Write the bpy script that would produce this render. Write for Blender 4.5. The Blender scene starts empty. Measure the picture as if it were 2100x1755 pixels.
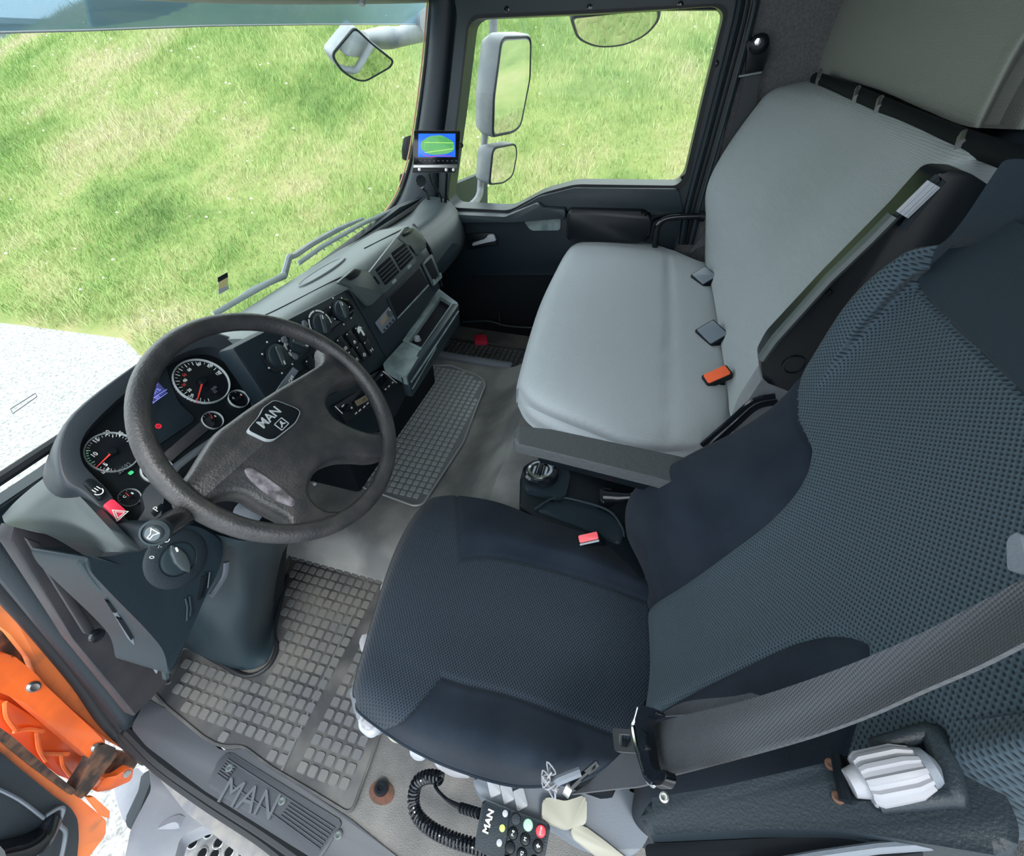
import bpy, bmesh, math, random
import numpy as np
from mathutils import Vector, Matrix
random.seed(4); rng = np.random.default_rng(7)
S = bpy.context.scene; COL = S.collection
# ------------------------------------------------------------------ camera, world, light
FPX, CX, CY = 870.0, 1050.0, 877.5
def _dir(u, v):
    d = np.array([u-CX, v-CY, FPX]); return d/np.linalg.norm(d)
_X = _dir(1370, 90); _D = _dir(1040, 1838); _D = _D-_X*(_X@_D); _D /= np.linalg.norm(_D)
CM = np.array([_X, np.cross(-_D, _X), -_D]); CAM = np.array([0, 0, 1.2])
cam = bpy.data.objects.new('camera', bpy.data.cameras.new('camera')); COL.objects.link(cam)
cam.data.sensor_width = 36; cam.data.lens = FPX/2100*36; cam.data.clip_start = .02; cam.data.clip_end = 400
r_, u_, b_ = CM[:, 0], -CM[:, 1], -CM[:, 2]
cam.matrix_world = Matrix(((r_[0], u_[0], b_[0], CAM[0]), (r_[1], u_[1], b_[1], CAM[1]), (r_[2], u_[2], b_[2], CAM[2]), (0, 0, 0, 1)))
S.camera = cam
S.view_settings.view_transform = 'Standard'; S.view_settings.look = 'None'
S.view_settings.gamma = 1; S.view_settings.use_curve_mapping = False; S.view_settings.exposure = 0.2
w = bpy.data.worlds.new('world'); S.world = w; w.use_nodes = True
nt = w.node_tree; bg = nt.nodes['Background']; bg.inputs[1].default_value = 3.3
tc = nt.nodes.new('ShaderNodeTexCoord'); sp = nt.nodes.new('ShaderNodeSeparateXYZ'); cr = nt.nodes.new('ShaderNodeValToRGB')
nt.links.new(tc.outputs['Generated'], sp.inputs[0]); nt.links.new(sp.outputs[2], cr.inputs[0]); nt.links.new(cr.outputs[0], bg.inputs[0])
cr.color_ramp.elements[0].position = .0; cr.color_ramp.elements[0].color = (.80, .87, .93, 1)
cr.color_ramp.elements[1].position = .6; cr.color_ramp.elements[1].color = (.86, .95, 1, 1)
sun = bpy.data.objects.new('sun', bpy.data.lights.new('sun', 'SUN')); COL.objects.link(sun)
sun.data.energy = 2.0; sun.data.angle = math.radians(12); sun.data.color = (1, .96, .88)
sun.rotation_euler = (math.radians(14), math.radians(-22), 0)
# ------------------------------------------------------------------ ray helpers (a photo point set on a real plane of the cab)
def V(*a): return np.array(a, float)
def Xp(x): return (V(1, 0, 0), x)
def Yp(y): return (V(0, 1, 0), y)
def Zp(z): return (V(0, 0, 1), z)
def PL(n, pt): n = np.array(n, float); n /= np.linalg.norm(n); return (n, float(n@np.array(pt, float)))
def px(u, v, plane):
    n, d = plane; r = CM@_dir(u, v); return CAM+r*((d-n@CAM)/(n@r))
class F:      # frame on a plane: a along e1, b along e2, c along the normal
    def __init__(s, O, n, e1=(1, 0, 0)):
        s.O = np.array(O, float); s.n = np.array(n, float); s.n /= np.linalg.norm(s.n)
        e = np.array(e1, float); e = e-s.n*(e@s.n); s.e1 = e/np.linalg.norm(e); s.e2 = np.cross(s.n, s.e1)
    def p(s, a, b, c=0): return s.O+s.e1*a+s.e2*b+s.n*c
    def uv(s, u, v):
        q = px(u, v, (s.n, float(s.n@s.O)))-s.O; return (q@s.e1, q@s.e2)
    def at(s, u, v, c=0): a, b = s.uv(u, v); return F(s.p(a, b, c), s.n, s.e1)
    def sh(s, a, b, c=0, rot=0):
        f = F(s.p(a, b, c), s.n, s.e1)
        if rot: f.e1, f.e2 = f.e1*math.cos(rot)+f.e2*math.sin(rot), -f.e1*math.sin(rot)+f.e2*math.cos(rot)
        return f
# ------------------------------------------------------------------ materials
MATS = {}
def mat(name, col, rough=.5, metal=0., bump=0., bscale=200., bdist=.001, col2=None, nscale=5., emit=None, estr=1., spec=.5, lo=.4, hi=.62, coat=0., sheen=0.):
    m = bpy.data.materials.new(name); m.use_nodes = True; t = m.node_tree; b = t.nodes['Principled BSDF']
    b.inputs['Base Color'].default_value = (*col, 1); b.inputs['Roughness'].default_value = rough; b.inputs['Metallic'].default_value = metal
    b.inputs['Specular IOR Level'].default_value = spec; b.inputs['Coat Weight'].default_value = coat
    if sheen: b.inputs['Sheen Weight'].default_value = sheen
    if emit: b.inputs['Emission Color'].default_value = (*emit, 1); b.inputs['Emission Strength'].default_value = estr
    g = t.nodes.new('ShaderNodeTexCoord')
    if col2:
        n = t.nodes.new('ShaderNodeTexNoise'); n.inputs['Scale'].default_value = nscale; n.inputs['Detail'].default_value = 6
        r = t.nodes.new('ShaderNodeValToRGB'); r.color_ramp.elements[0].position = lo; r.color_ramp.elements[1].position = hi
        r.color_ramp.elements[0].color = (*col, 1); r.color_ramp.elements[1].color = (*col2, 1)
        t.links.new(g.outputs['Object'], n.inputs[0]); t.links.new(n.outputs[0], r.inputs[0]); t.links.new(r.outputs[0], b.inputs['Base Color'])
    if bump:
        n = t.nodes.new('ShaderNodeTexNoise'); n.inputs['Scale'].default_value = bscale; n.inputs['Detail'].default_value = 3
        k = t.nodes.new('ShaderNodeBump'); k.inputs['Strength'].default_value = bump; k.inputs['Distance'].default_value = bdist
        t.links.new(g.outputs['Object'], n.inputs[0]); t.links.new(n.outputs[0], k.inputs['Height']); t.links.new(k.outputs[0], b.inputs['Normal'])
    MATS[name] = m; return m
def glassm(name, tint=(1, 1, 1), k=.06, rough=.02, diff=0., dcol=(1, 1, 1)):
    m = bpy.data.materials.new(name); m.use_nodes = True; t = m.node_tree; t.nodes.remove(t.nodes['Principled BSDF'])
    o = t.nodes['Material Output']; tr = t.nodes.new('ShaderNodeBsdfTransparent'); gl = t.nodes.new('ShaderNodeBsdfGlossy')
    tr.inputs[0].default_value = (*tint, 1); gl.inputs['Roughness'].default_value = rough
    mx = t.nodes.new('ShaderNodeMixShader'); mx.inputs[0].default_value = k
    t.links.new(tr.outputs[0], mx.inputs[1]); t.links.new(gl.outputs[0], mx.inputs[2]); out = mx
    if diff:
        d = t.nodes.new('ShaderNodeBsdfDiffuse'); d.inputs[0].default_value = (*dcol, 1); m2 = t.nodes.new('ShaderNodeMixShader'); m2.inputs[0].default_value = diff
        t.links.new(mx.outputs[0], m2.inputs[1]); t.links.new(d.outputs[0], m2.inputs[2]); out = m2
    t.links.new(out.outputs[0], o.inputs[0]); return m
def weave(name, col, col2, sx, sy, depth=.0012, rough=.85, soft=None, kind=0):
    """woven cloth on the UV map (metres): staggered raised dots (kind 0) or short ribs (kind 1)"""
    m = mat(name, col, rough, spec=.2, sheen=.05); t = m.node_tree; b = t.nodes['Principled BSDF']
    uv = t.nodes.new('ShaderNodeUVMap'); s = t.nodes.new('ShaderNodeSeparateXYZ'); t.links.new(uv.outputs[0], s.inputs[0])
    def M(op, a, c=None):
        n = t.nodes.new('ShaderNodeMath'); n.operation = op
        for i, q in enumerate((a, c)):
            if q is None: continue
            if isinstance(q, (int, float)): n.inputs[i].default_value = q
            else: t.links.new(q, n.inputs[i])
        return n.outputs[0]
    a = M('SINE', M('MULTIPLY', s.outputs[0], math.pi/sx)); c = M('SINE', M('MULTIPLY', s.outputs[1], math.pi/sy))
    h = M('MULTIPLY', a, c)
    if kind: h = M('ABSOLUTE', h)
    h2 = M('ADD', M('MULTIPLY', h, .5), .5)
    if soft:     # fade of the pattern into plain cloth by large soft noise
        n = t.nodes.new('ShaderNodeTexNoise'); n.inputs['Scale'].default_value = soft; t.links.new(uv.outputs[0], n.inputs[0])
        r = t.nodes.new('ShaderNodeMapRange'); r.inputs[1].default_value = .42; r.inputs[2].default_value = .58; t.links.new(n.outputs[0], r.inputs[0])
        h2 = M('MULTIPLY', h2, r.outputs[0])
    nz = t.nodes.new('ShaderNodeTexNoise'); nz.inputs['Scale'].default_value = 900; t.links.new(uv.outputs[0], nz.inputs[0])
    hh = M('ADD', h2, M('MULTIPLY', nz.outputs[0], .25))
    k = t.nodes.new('ShaderNodeBump'); k.inputs['Strength'].default_value = 1; k.inputs['Distance'].default_value = depth
    t.links.new(hh, k.inputs['Height']); t.links.new(k.outputs[0], b.inputs['Normal'])
    r = t.nodes.new('ShaderNodeValToRGB'); r.color_ramp.elements[0].position = .12; r.color_ramp.elements[1].position = .5
    r.color_ramp.elements[0].color = (*col2, 1); r.color_ramp.elements[1].color = (*col, 1)
    t.links.new(h2, r.inputs[0]); t.links.new(r.outputs[0], b.inputs['Base Color']); return m
# ------------------------------------------------------------------ mesh builder
BASE = {}
def thing(name, label, cat, loc, group=None, kind=None):
    o = bpy.data.objects.new(name, None); COL.objects.link(o); o.empty_display_size = .05
    o.location = loc; BASE[o] = np.array(loc, float); o['label'] = label; o['category'] = cat
    if group: o['group'] = group
    if kind: o['kind'] = kind
    return o
def tag(o, label=None, cat=None, group=None, kind=None):
    if label: o['label'] = label
    if cat: o['category'] = cat
    if group: o['group'] = group
    if kind: o['kind'] = kind
    return o
def rr(w, h, r, n=4, cx=0, cy=0):
    out = []
    for sx, sy, a0 in ((1, 1, 0), (-1, 1, 90), (-1, -1, 180), (1, -1, 270)):
        for i in range(n+1):
            a = math.radians(a0+90*i/n); out.append((cx+sx*(w/2-r)+r*math.cos(a), cy+sy*(h/2-r)+r*math.sin(a)))
    return out
def circ(r, n=32, a0=0, a1=360, cx=0, cy=0):
    return [(cx+r*math.cos(math.radians(a0+(a1-a0)*i/n)), cy+r*math.sin(math.radians(a0+(a1-a0)*i/n))) for i in range(n+(0 if a1-a0 >= 360 else 1))]
def crm(P, n, closed=False):
    P = [np.array(p, float) for p in P]; N = len(P); out = []
    if N == 2 and not closed: return [P[0]+(P[1]-P[0])*i/n for i in range(n+1)]
    for i in range(N if closed else N-1):
        if closed: a, b, c, d = P[i-1], P[i], P[(i+1) % N], P[(i+2) % N]
        else:
            b, c = P[i], P[i+1]; a = P[i-1] if i > 0 else 2*b-c; d = P[i+2] if i+2 < N else 2*c-b
        for k in range(n):
            t = k/n; out.append(.5*((2*b)+(c-a)*t+(2*a-5*b+4*c-d)*t*t+(3*b-a-3*c+d)*t**3))
    if not closed: out.append(P[-1])
    return out
def rpoly(pts, r, n=4):     # round the corners of a 2-D polygon
    out = []; N = len(pts)
    for i in range(N):
        p = np.array(pts[i][:2], float); a = np.array(pts[i-1][:2], float)-p; b = np.array(pts[(i+1) % N][:2], float)-p
        rad = pts[i][2] if len(pts[i]) > 2 else r
        la, lb = np.linalg.norm(a), np.linalg.norm(b); q = min(rad, la*.48, lb*.48)
        p0, p1 = p+a/la*q, p+b/lb*q
        for k in range(n+1):
            t = k/n; out.append(tuple((1-t)**2*p0+2*t*(1-t)*p+t*t*p1))
    return out
class B:
    def __init__(s): s.b = bmesh.new(); s.mi = 0
    def _f(s, vs, smooth=True):
        try: f = s.b.faces.new(vs); f.material_index = s.mi; f.smooth = smooth; return f
        except ValueError: return None
    def vs(s, pts): return [s.b.verts.new(tuple(map(float, p))) for p in pts]
    def prism(s, bot, top, bev=0, seg=2):
        a = s.vs(bot); c = s.vs(top); n = len(a); fs = [s._f(a[::-1]), s._f(c)]
        for i in range(n): fs.append(s._f([a[i], a[(i+1) % n], c[(i+1) % n], c[i]]))
        if bev:
            es = {e for f in fs[1:2] if f for e in f.edges}
            if n <= 12: es |= {e for f in fs if f for e in f.edges}
            bmesh.ops.bevel(s.b, geom=list(es), offset=bev, segments=seg, profile=.5, affect='EDGES', clamp_overlap=True)
        return s
    def plate(s, f, pts, c0, c1, bev=0, seg=2, scale=1.):
        P = np.array(pts); m = P.mean(0); Q = m+(P-m)*scale
        if sum(P[i-1][0]*P[i][1]-P[i][0]*P[i-1][1] for i in range(len(P))) < 0: P = P[::-1]; Q = Q[::-1]
        if c1 < c0: c0, c1 = c1, c0
        return s.prism([f.p(a, b, c0) for a, b in P], [f.p(a, b, c1) for a, b in Q], bev, seg)
    def pp(s, f, pix, c0, c1, bev=0, r=0, seg=2):       # plate from photo points on the frame's plane
        pts = [tuple(f.uv(q[0], q[1]))+((q[2],) if len(q) > 2 else ()) for q in pix]
        if r or any(len(q) > 2 for q in pix): pts = rpoly(pts, r)
        return s.plate(f, pts, c0, c1, bev, seg)
    def box(s, lo, hi, bev=0, seg=2):
        lo = np.array(lo, float); hi = np.array(hi, float); q = [(lo[0], lo[1]), (hi[0], lo[1]), (hi[0], hi[1]), (lo[0], hi[1])]
        return s.prism([(a, b, lo[2]) for a, b in q], [(a, b, hi[2]) for a, b in q], bev, seg)
    def ring(s, f, outer, inner, c0, c1):       # plate with a hole; both outlines have the same number of points
        outer = [(q[0], q[1]) for q in outer]; inner = [(q[0], q[1]) for q in inner]; n = len(outer); o0 = s.vs([f.p(a, b, c0) for a, b in outer]); o1 = s.vs([f.p(a, b, c1) for a, b in outer])
        i0 = s.vs([f.p(a, b, c0) for a, b in inner]); i1 = s.vs([f.p(a, b, c1) for a, b in inner])
        for k in range(n):
            j = (k+1) % n
            s._f([o1[k], o1[j], i1[j], i1[k]]); s._f([o0[j], o0[k], i0[k], i0[j]]); s._f([o0[k], o0[j], o1[j], o1[k]]); s._f([i0[j], i0[k], i1[k], i1[j]])
        return s
    def lathe(s, f, prof, n=32, sx=1., sy=1.):
        rows = [s.vs([f.p(r*sx*math.cos(2*math.pi*i/n), r*sy*math.sin(2*math.pi*i/n), c) for i in range(n)]) if r > 1e-6 else s.vs([f.p(0, 0, c)]) for r, c in prof]
        for a, b in zip(rows, rows[1:]):
            for i in range(n):
                j = (i+1) % n
                if len(a) == 1 and len(b) == 1: continue
                if len(a) == 1: s._f([a[0], b[i], b[j]])
                elif len(b) == 1: s._f([a[j], a[i], b[0]])
                else: s._f([a[j], a[i], b[i], b[j]])
        return s
    def tube(s, pts, r, n=10, closed=False, up=None, ry=None, smooth=0):
        if smooth:
            if not np.isscalar(r): r = [float(q[0]) for q in crm([(x, 0, 0) for x in r], smooth, closed)]
            if ry is not None and not np.isscalar(ry): ry = [float(q[0]) for q in crm([(x, 0, 0) for x in ry], smooth, closed)]
            pts = crm(pts, smooth, closed)
        P = [np.array(p, float) for p in pts]; N = len(P); R = [r]*N if np.isscalar(r) else list(r)
        RY = R if ry is None else ([ry]*N if np.isscalar(ry) else list(ry))
        T = []
        for i in range(N):
            a = P[i-1] if (i > 0 or closed) else P[i]; c = P[(i+1) % N] if (i < N-1 or closed) else P[i]
            t = c-a; T.append(t/(np.linalg.norm(t)+1e-12))
        u = np.array(up, float) if up is not None else (V(0, 0, 1) if abs(T[0][2]) < .9 else V(1, 0, 0))
        rows = []
        for i in range(N):
            e = u-T[i]*(u@T[i])
            if np.linalg.norm(e) < 1e-6: e = np.cross(T[i], V(1, .3, .2))
            e /= np.linalg.norm(e); w = np.cross(T[i], e)
            if up is None: u = e
            rows.append(s.vs([P[i]+w*R[i]*math.cos(2*math.pi*k/n)+e*RY[i]*math.sin(2*math.pi*k/n) for k in range(n)]))
        for i in range(N if closed else N-1):
            a, b = rows[i], rows[(i+1) % N]
            for k in range(n): s._f([a[k], a[(k+1) % n], b[(k+1) % n], b[k]])
        if not closed: s._f(rows[0][::-1]); s._f(rows[-1])
        return s
    def sheet(s, G, thick=None, nrm=None):      # G: rows x cols of points; thick: pushed back along -nrm and closed
        G = [[np.array(p, float) for p in r] for r in G]; R = [s.vs(r) for r in G]
        nr, nc = len(G), len(G[0])
        for i in range(nr-1):
            for j in range(nc-1): s._f([R[i][j], R[i][j+1], R[i+1][j+1], R[i+1][j]])
        if thick:
            d = np.array(nrm, float)*thick; Q = [s.vs([p-d for p in r]) for r in G]
            for i in range(nr-1):
                for j in range(nc-1): s._f([Q[i][j+1], Q[i][j], Q[i+1][j], Q[i+1][j+1]])
            for i in range(nr-1):
                s._f([R[i+1][0], R[i][0], Q[i][0], Q[i+1][0]][::-1]); s._f([R[i][-1], R[i+1][-1], Q[i+1][-1], Q[i][-1]][::-1])
            for j in range(nc-1):
                s._f([R[0][j], R[0][j+1], Q[0][j+1], Q[0][j]][::-1]); s._f([R[-1][j+1], R[-1][j], Q[-1][j], Q[-1][j+1]][::-1])
        return s
    def text(s, f, st, size, depth=.0006, c=0, bold=0, ax='CENTER'):
        cu = bpy.data.curves.new('t', 'FONT'); cu.body = st; cu.size = size; cu.extrude = depth/2; cu.align_x = ax; cu.align_y = 'CENTER'; cu.offset = bold; cu.resolution_u = 3
        o = bpy.data.objects.new('t', cu); COL.objects.link(o); bpy.context.view_layer.update()
        me = bpy.data.meshes.new_from_object(o.evaluated_get(bpy.context.evaluated_depsgraph_get()))
        vv = [s.b.verts.new(tuple(f.p(v.co.x, v.co.y, v.co.z+c))) for v in me.vertices]
        for p in me.polygons: s._f([vv[i] for i in p.vertices], False)
        bpy.data.objects.remove(o); bpy.data.meshes.remove(me); return s
    def o(s, name, m, parent=None, angle=40, recalc=True, uvf=None, base=None):
        if recalc: bmesh.ops.recalc_face_normals(s.b, faces=s.b.faces[:])
        me = bpy.data.meshes.new(name); s.b.to_mesh(me); s.b.free()
        n = len(me.vertices); co = np.empty(n*3, np.float32); me.vertices.foreach_get('co', co); co = co.reshape(-1, 3)
        if uvf is not None:
            uvl = me.uv_layers.new(name='UVMap'); li = np.empty(len(me.loops), np.int32); me.loops.foreach_get('vertex_index', li)
            uvl.data.foreach_set('uv', uvf(co)[li].astype(np.float32).ravel())
        if parent is not None: bs = BASE[parent]
        elif base is not None: bs = np.array(base, float)
        else: bs = np.array([(co[:, 0].min()+co[:, 0].max())/2, (co[:, 1].min()+co[:, 1].max())/2, co[:, 2].min()])
        me.vertices.foreach_set('co', (co-bs).astype(np.float32).ravel())
        for q in (m if isinstance(m, (list, tuple)) else [m]): me.materials.append(q)
        me.set_sharp_from_angle(angle=math.radians(angle)); me.update()
        ob = bpy.data.objects.new(name, me); COL.objects.link(ob); BASE[ob] = bs
        if parent is not None: ob.parent = parent
        else: ob.location = bs
        return ob
def struct(o): o['kind'] = 'structure'; return o
def dense(G, nr, nc):       # bicubic Catmull-Rom refinement of a control grid
    rows = [crm(r, nc) for r in G]; cols = [crm([rows[i][j] for i in range(len(rows))], nr) for j in range(len(rows[0]))]
    return [[cols[j][i] for j in range(len(cols))] for i in range(len(cols[0]))]
def band(cen, wid, up, thick=.0012, n=8, nc=6):     # flat woven strap through centre points; up = wide axis per point
    C = crm(cen, n); U = crm(up, n); G = []
    for c, u in zip(C, U):
        u = u/np.linalg.norm(u); G.append([c+u*wid*(k/nc-.5) for k in range(nc+1)])
    return G
# ------------------------------------------------------------------ palette
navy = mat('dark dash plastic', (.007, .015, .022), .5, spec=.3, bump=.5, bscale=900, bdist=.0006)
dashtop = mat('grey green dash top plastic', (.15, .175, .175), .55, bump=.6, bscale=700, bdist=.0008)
midp = mat('mid grey blue plastic', (.014, .026, .034), .42, spec=.4, bump=.5, bscale=800, bdist=.0006)
black = mat('black plastic', (.004, .007, .010), .35, spec=.3)
blackm = mat('matt black', (.003, .005, .008), .8, spec=.2)
gloss = mat('gloss black', (.006, .008, .012), .12)
brownp = mat('dusty dark plastic', (.026, .027, .033), .55, spec=.3, bump=.4, bscale=600, bdist=.0006, col2=(.038, .036, .041), nscale=14)
wheelm = mat('worn leather look wheel', (.026, .027, .030), .40, bump=.8, bscale=260, bdist=.0012, col2=(.042, .040, .042), nscale=34)
wornm = mat('scuffed grey wheel patch', (.24, .22, .25), .6, bump=.8, bscale=160, bdist=.001, col2=(.08, .075, .085), nscale=60)
greytr = mat('pale tray plastic', (.20, .26, .27), .4, bump=.4, bscale=500, bdist=.0005, col2=(.11, .15, .16), nscale=22)
greyp = mat('light grey plastic', (.32, .345, .385), .45, bump=.2, bscale=300, bdist=.0004)
greyd = mat('grey seat trim plastic', (.12, .14, .17), .5, bump=.4, bscale=500, bdist=.0006)
whitep = mat('off white plastic', (.25, .255, .285), .45)
creamp = mat('cream plastic', (.30, .295, .25), .45)
knob = mat('silver grey knob', (.075, .095, .105), .25, metal=.35)
midl = mat('soft grey green plastic', (.055, .072, .076), .42, bump=.4, bscale=800, bdist=.0005)
chrome = mat('chrome', (.72, .75, .78), .15, metal=1)
steel = mat('dull steel', (.45, .45, .45), .35, metal=1)
silver = mat('silver grey paint', (.42, .46, .48), .35)
orange = mat('orange body paint', (.80, .13, .018), .35, col2=(.60, .10, .02), nscale=9, coat=.3)
orangeL = mat('dusty orange paint', (.80, .20, .055), .5, col2=(.50, .16, .06), nscale=18, lo=.5, hi=.7)
rust = mat('rusty dirty metal', (.025, .018, .016), .8, col2=(.13, .06, .035), nscale=40, bump=.5, bscale=80, bdist=.002)
red = mat('red plastic', (.72, .035, .08), .4)
redn = mat('red needle', (.85, .06, .05), .4)
orangeb = mat('orange red button', (.82, .13, .05), .35)
markw = mat('white marking', (.72, .75, .74), .6)
markr = mat('red marking', (.75, .05, .04), .6)
markg = mat('green marking', (.05, .45, .18), .6, emit=(.02, .5, .15), estr=.4)
lcd = mat('blue violet display', (.03, .035, .09), .3, emit=(.035, .04, .16), estr=.8)
lcdl = mat('display lines', (.2, .22, .5), .5, emit=(.16, .18, .62), estr=1.0)
redlamp = mat('red warning lamp', (.5, .01, .02), .4, emit=(.8, .02, .04), estr=.8)
amber = mat('amber grey display', (.22, .18, .12), .3)
floorm = mat('grey speckled floor rubber', (.090, .092, .096), .8, bump=1, bscale=420, bdist=.0022, col2=(.16, .155, .150), nscale=7)
carpet = mat('grey wall carpet', (.11, .112, .118), .95, bump=1, bscale=500, bdist=.002, col2=(.15, .15, .155), nscale=160)
matm = mat('rubber mat', (.032, .034, .038), .5, bump=.3, bscale=300, bdist=.0006, col2=(.085, .083, .082), nscale=9)
mats_ = mat('dusty rubber studs', (.082, .086, .094), .5, bump=.4, bscale=260, bdist=.0007, col2=(.112, .110, .106), nscale=7)
matd = mat('dark rubber studs', (.12, .13, .14), .45)
matl = mat('shiny rubber mat bars', (.26, .28, .28), .3, spec=.8)  # sky reflection from the windscreen is put into this pale colour
sillm = mat('sill plastic', (.030, .035, .045), .5, bump=.5, bscale=500, bdist=.0006)
fair = mat('grey step fairing', (.17, .185, .22), .5, bump=.3, bscale=200, bdist=.0006, col2=(.22, .23, .26), nscale=10)
dirtsill = mat('dirty sill metal', (.24, .23, .22), .65, col2=(.15, .155, .18), nscale=24, bump=.3, bscale=90, bdist=.001)
alu = mat('perforated aluminium', (.36, .37, .38), .4, metal=.4, col2=(.25, .26, .27), nscale=60)
rubber = mat('rubber seal', (.010, .012, .015), .5, spec=.3)
headm = mat('pale headliner', (.40, .42, .36), .9, bump=.3, bscale=300, bdist=.0008)
velour = mat('dark navy velour', (.007, .012, .020), .9, bump=.8, bscale=700, bdist=.0008, sheen=.04, spec=.12, col2=(.012, .018, .028), nscale=9)
headf = mat('navy head cloth', (.012, .022, .031), .9, bump=.6, bscale=500, bdist=.001, sheen=.06, spec=.2)
wv = weave('navy dotted weave', (.017, .027, .041), (.002, .004, .007), .0037, .0028, .0011)
wvb = weave('blue grey dotted weave', (.042, .064, .082), (.007, .013, .019), .0034, .0027, .0009)
pcl = weave('grey ribbed bench cloth', (.40, .435, .465), (.31, .345, .375), .007, .0028, .0009, kind=1)
pcb = weave('grey ribbed backrest cloth', (.30, .335, .35), (.21, .24, .255), .010, .0034, .0015, kind=1)
pside = mat('grey plush side cloth', (.10, .115, .13), .95, bump=.5, bscale=300, bdist=.0012, sheen=.3, col2=(.13, .145, .16), nscale=14)
bunk = weave('grey bunk cloth', (.21, .225, .205), (.165, .18, .165), .009, .005, .0010, kind=1)
beltm = weave('belt webbing', (.054, .060, .070), (.032, .036, .043), .0026, .0018, .0004, rough=.5)
beltd = mat('dark belt webbing', (.012, .018, .024), .5, bump=.6, bscale=600, bdist=.0005)
armm = mat('grey leather armrest', (.06, .068, .074), .5, bump=1, bscale=130, bdist=.0015)
shell = mat('dark blue grey seat shell', (.012, .019, .026), .5, spec=.35, bump=.6, bscale=500, bdist=.0009)
mirror_ = mat('mirror glass', (.85, .88, .88), .02, metal=1)
glass = glassm('clear glass', (.98, 1.0, .99), .008)
visg = glassm('blue tinted acrylic', (.62, .74, .82), .06, .05, diff=.45, dcol=(.26, .38, .46))
visr = glassm('ribbed acrylic', (.55, .74, .78), .15, .08, diff=.45, dcol=(.42, .60, .64))
# ------------------------------------------------------------------ outside
GZ = -1.3
def bank(x, y):
    t = np.clip((x-2.9)/11.5, 0, 1); h = 4.7*(.25*t+.75*t*t*(3-2*t)); tp = 1-np.clip((y-9)/19, 0, 1)**1.2
    return GZ+h*tp+.05*np.sin(x*1.7+y*.9)*t
def noisemat(name, cols, scale, rough=.9, detail=8, bump=0, bscale=60, dry=0):
    m = mat(name, cols[0], rough, spec=.2); t = m.node_tree; b = t.nodes['Principled BSDF']
    g = t.nodes.new('ShaderNodeNewGeometry'); n = t.nodes.new('ShaderNodeTexNoise'); n.inputs['Scale'].default_value = scale; n.inputs['Detail'].default_value = detail; n.inputs['Roughness'].default_value = .65
    r = t.nodes.new('ShaderNodeValToRGB'); e = r.color_ramp.elements; e[0].position = .34; e[1].position = .66
    e[0].color = (*cols[0], 1); e[1].color = (*cols[-1], 1)
    for i, c in enumerate(cols[1:-1]): q = e.new(.34+.32*(i+1)/(len(cols)-1)); q.color = (*c, 1)
    t.links.new(g.outputs['Position'], n.inputs[0]); t.links.new(n.outputs[0], r.inputs[0]); t.links.new(r.outputs[0], b.inputs['Base Color'])
    if dry:
        sz = t.nodes.new('ShaderNodeSeparateXYZ'); t.links.new(g.outputs['Position'], sz.inputs[0]); a1 = t.nodes.new('ShaderNodeMath'); a1.operation = 'MULTIPLY_ADD'; a1.inputs[1].default_value = dry; a1.inputs[2].default_value = .02
        a2 = t.nodes.new('ShaderNodeMath'); a2.operation = 'ADD'; t.links.new(sz.outputs[2], a1.inputs[0]); t.links.new(a1.outputs[0], a2.inputs[0]); t.links.new(n.outputs[0], a2.inputs[1]); t.links.new(a2.outputs[0], r.inputs[0])
    if bump:
        n2 = t.nodes.new('ShaderNodeTexNoise'); n2.inputs['Scale'].default_value = bscale; k = t.nodes.new('ShaderNodeBump'); k.inputs['Distance'].default_value = bump
        t.links.new(g.outputs['Position'], n2.inputs[0]); t.links.new(n2.outputs[0], k.inputs['Height']); t.links.new(k.outputs[0], b.inputs['Normal'])
    return m
soil = noisemat('grassy soil', [(.08, .13, .035), (.16, .20, .065), (.25, .23, .11)], .5)
grav = noisemat('pale gravel', [(.17, .17, .17), (.30, .30, .295), (.38, .38, .37)], 42, detail=3, bump=.01, bscale=60)
bl = noisemat('grass blades', [(.085, .17, .045), (.19, .31, .085), (.31, .38, .15), (.42, .40, .26)], .5, dry=.03)
bl.node_tree.nodes['Principled BSDF'].inputs['Roughness'].default_value = .6
b = B(); b.box((-30, -30, GZ-.2), (60, 90, GZ-.001)); o = b.o('ground', grav, base=(0, 0, GZ)); struct(o)
xs = np.concatenate([np.linspace(2.55, 16, 55), np.linspace(17, 60, 14)]); ys = np.linspace(-60, 60, 170); G = []
for x in xs:
    row = []
    for y in ys:
        e = .16*math.sin(y*1.3)+.10*math.sin(y*3.7) if x < 2.8 else 0
        row.append((x+e, y, float(bank(x, y))+(.004 if x > 2.6 else -.02)))
    G.append(row)
b = B(); b.sheet(G); o = b.o('grass_bank', soil, base=(5, 5, GZ), angle=80); struct(o)
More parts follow.
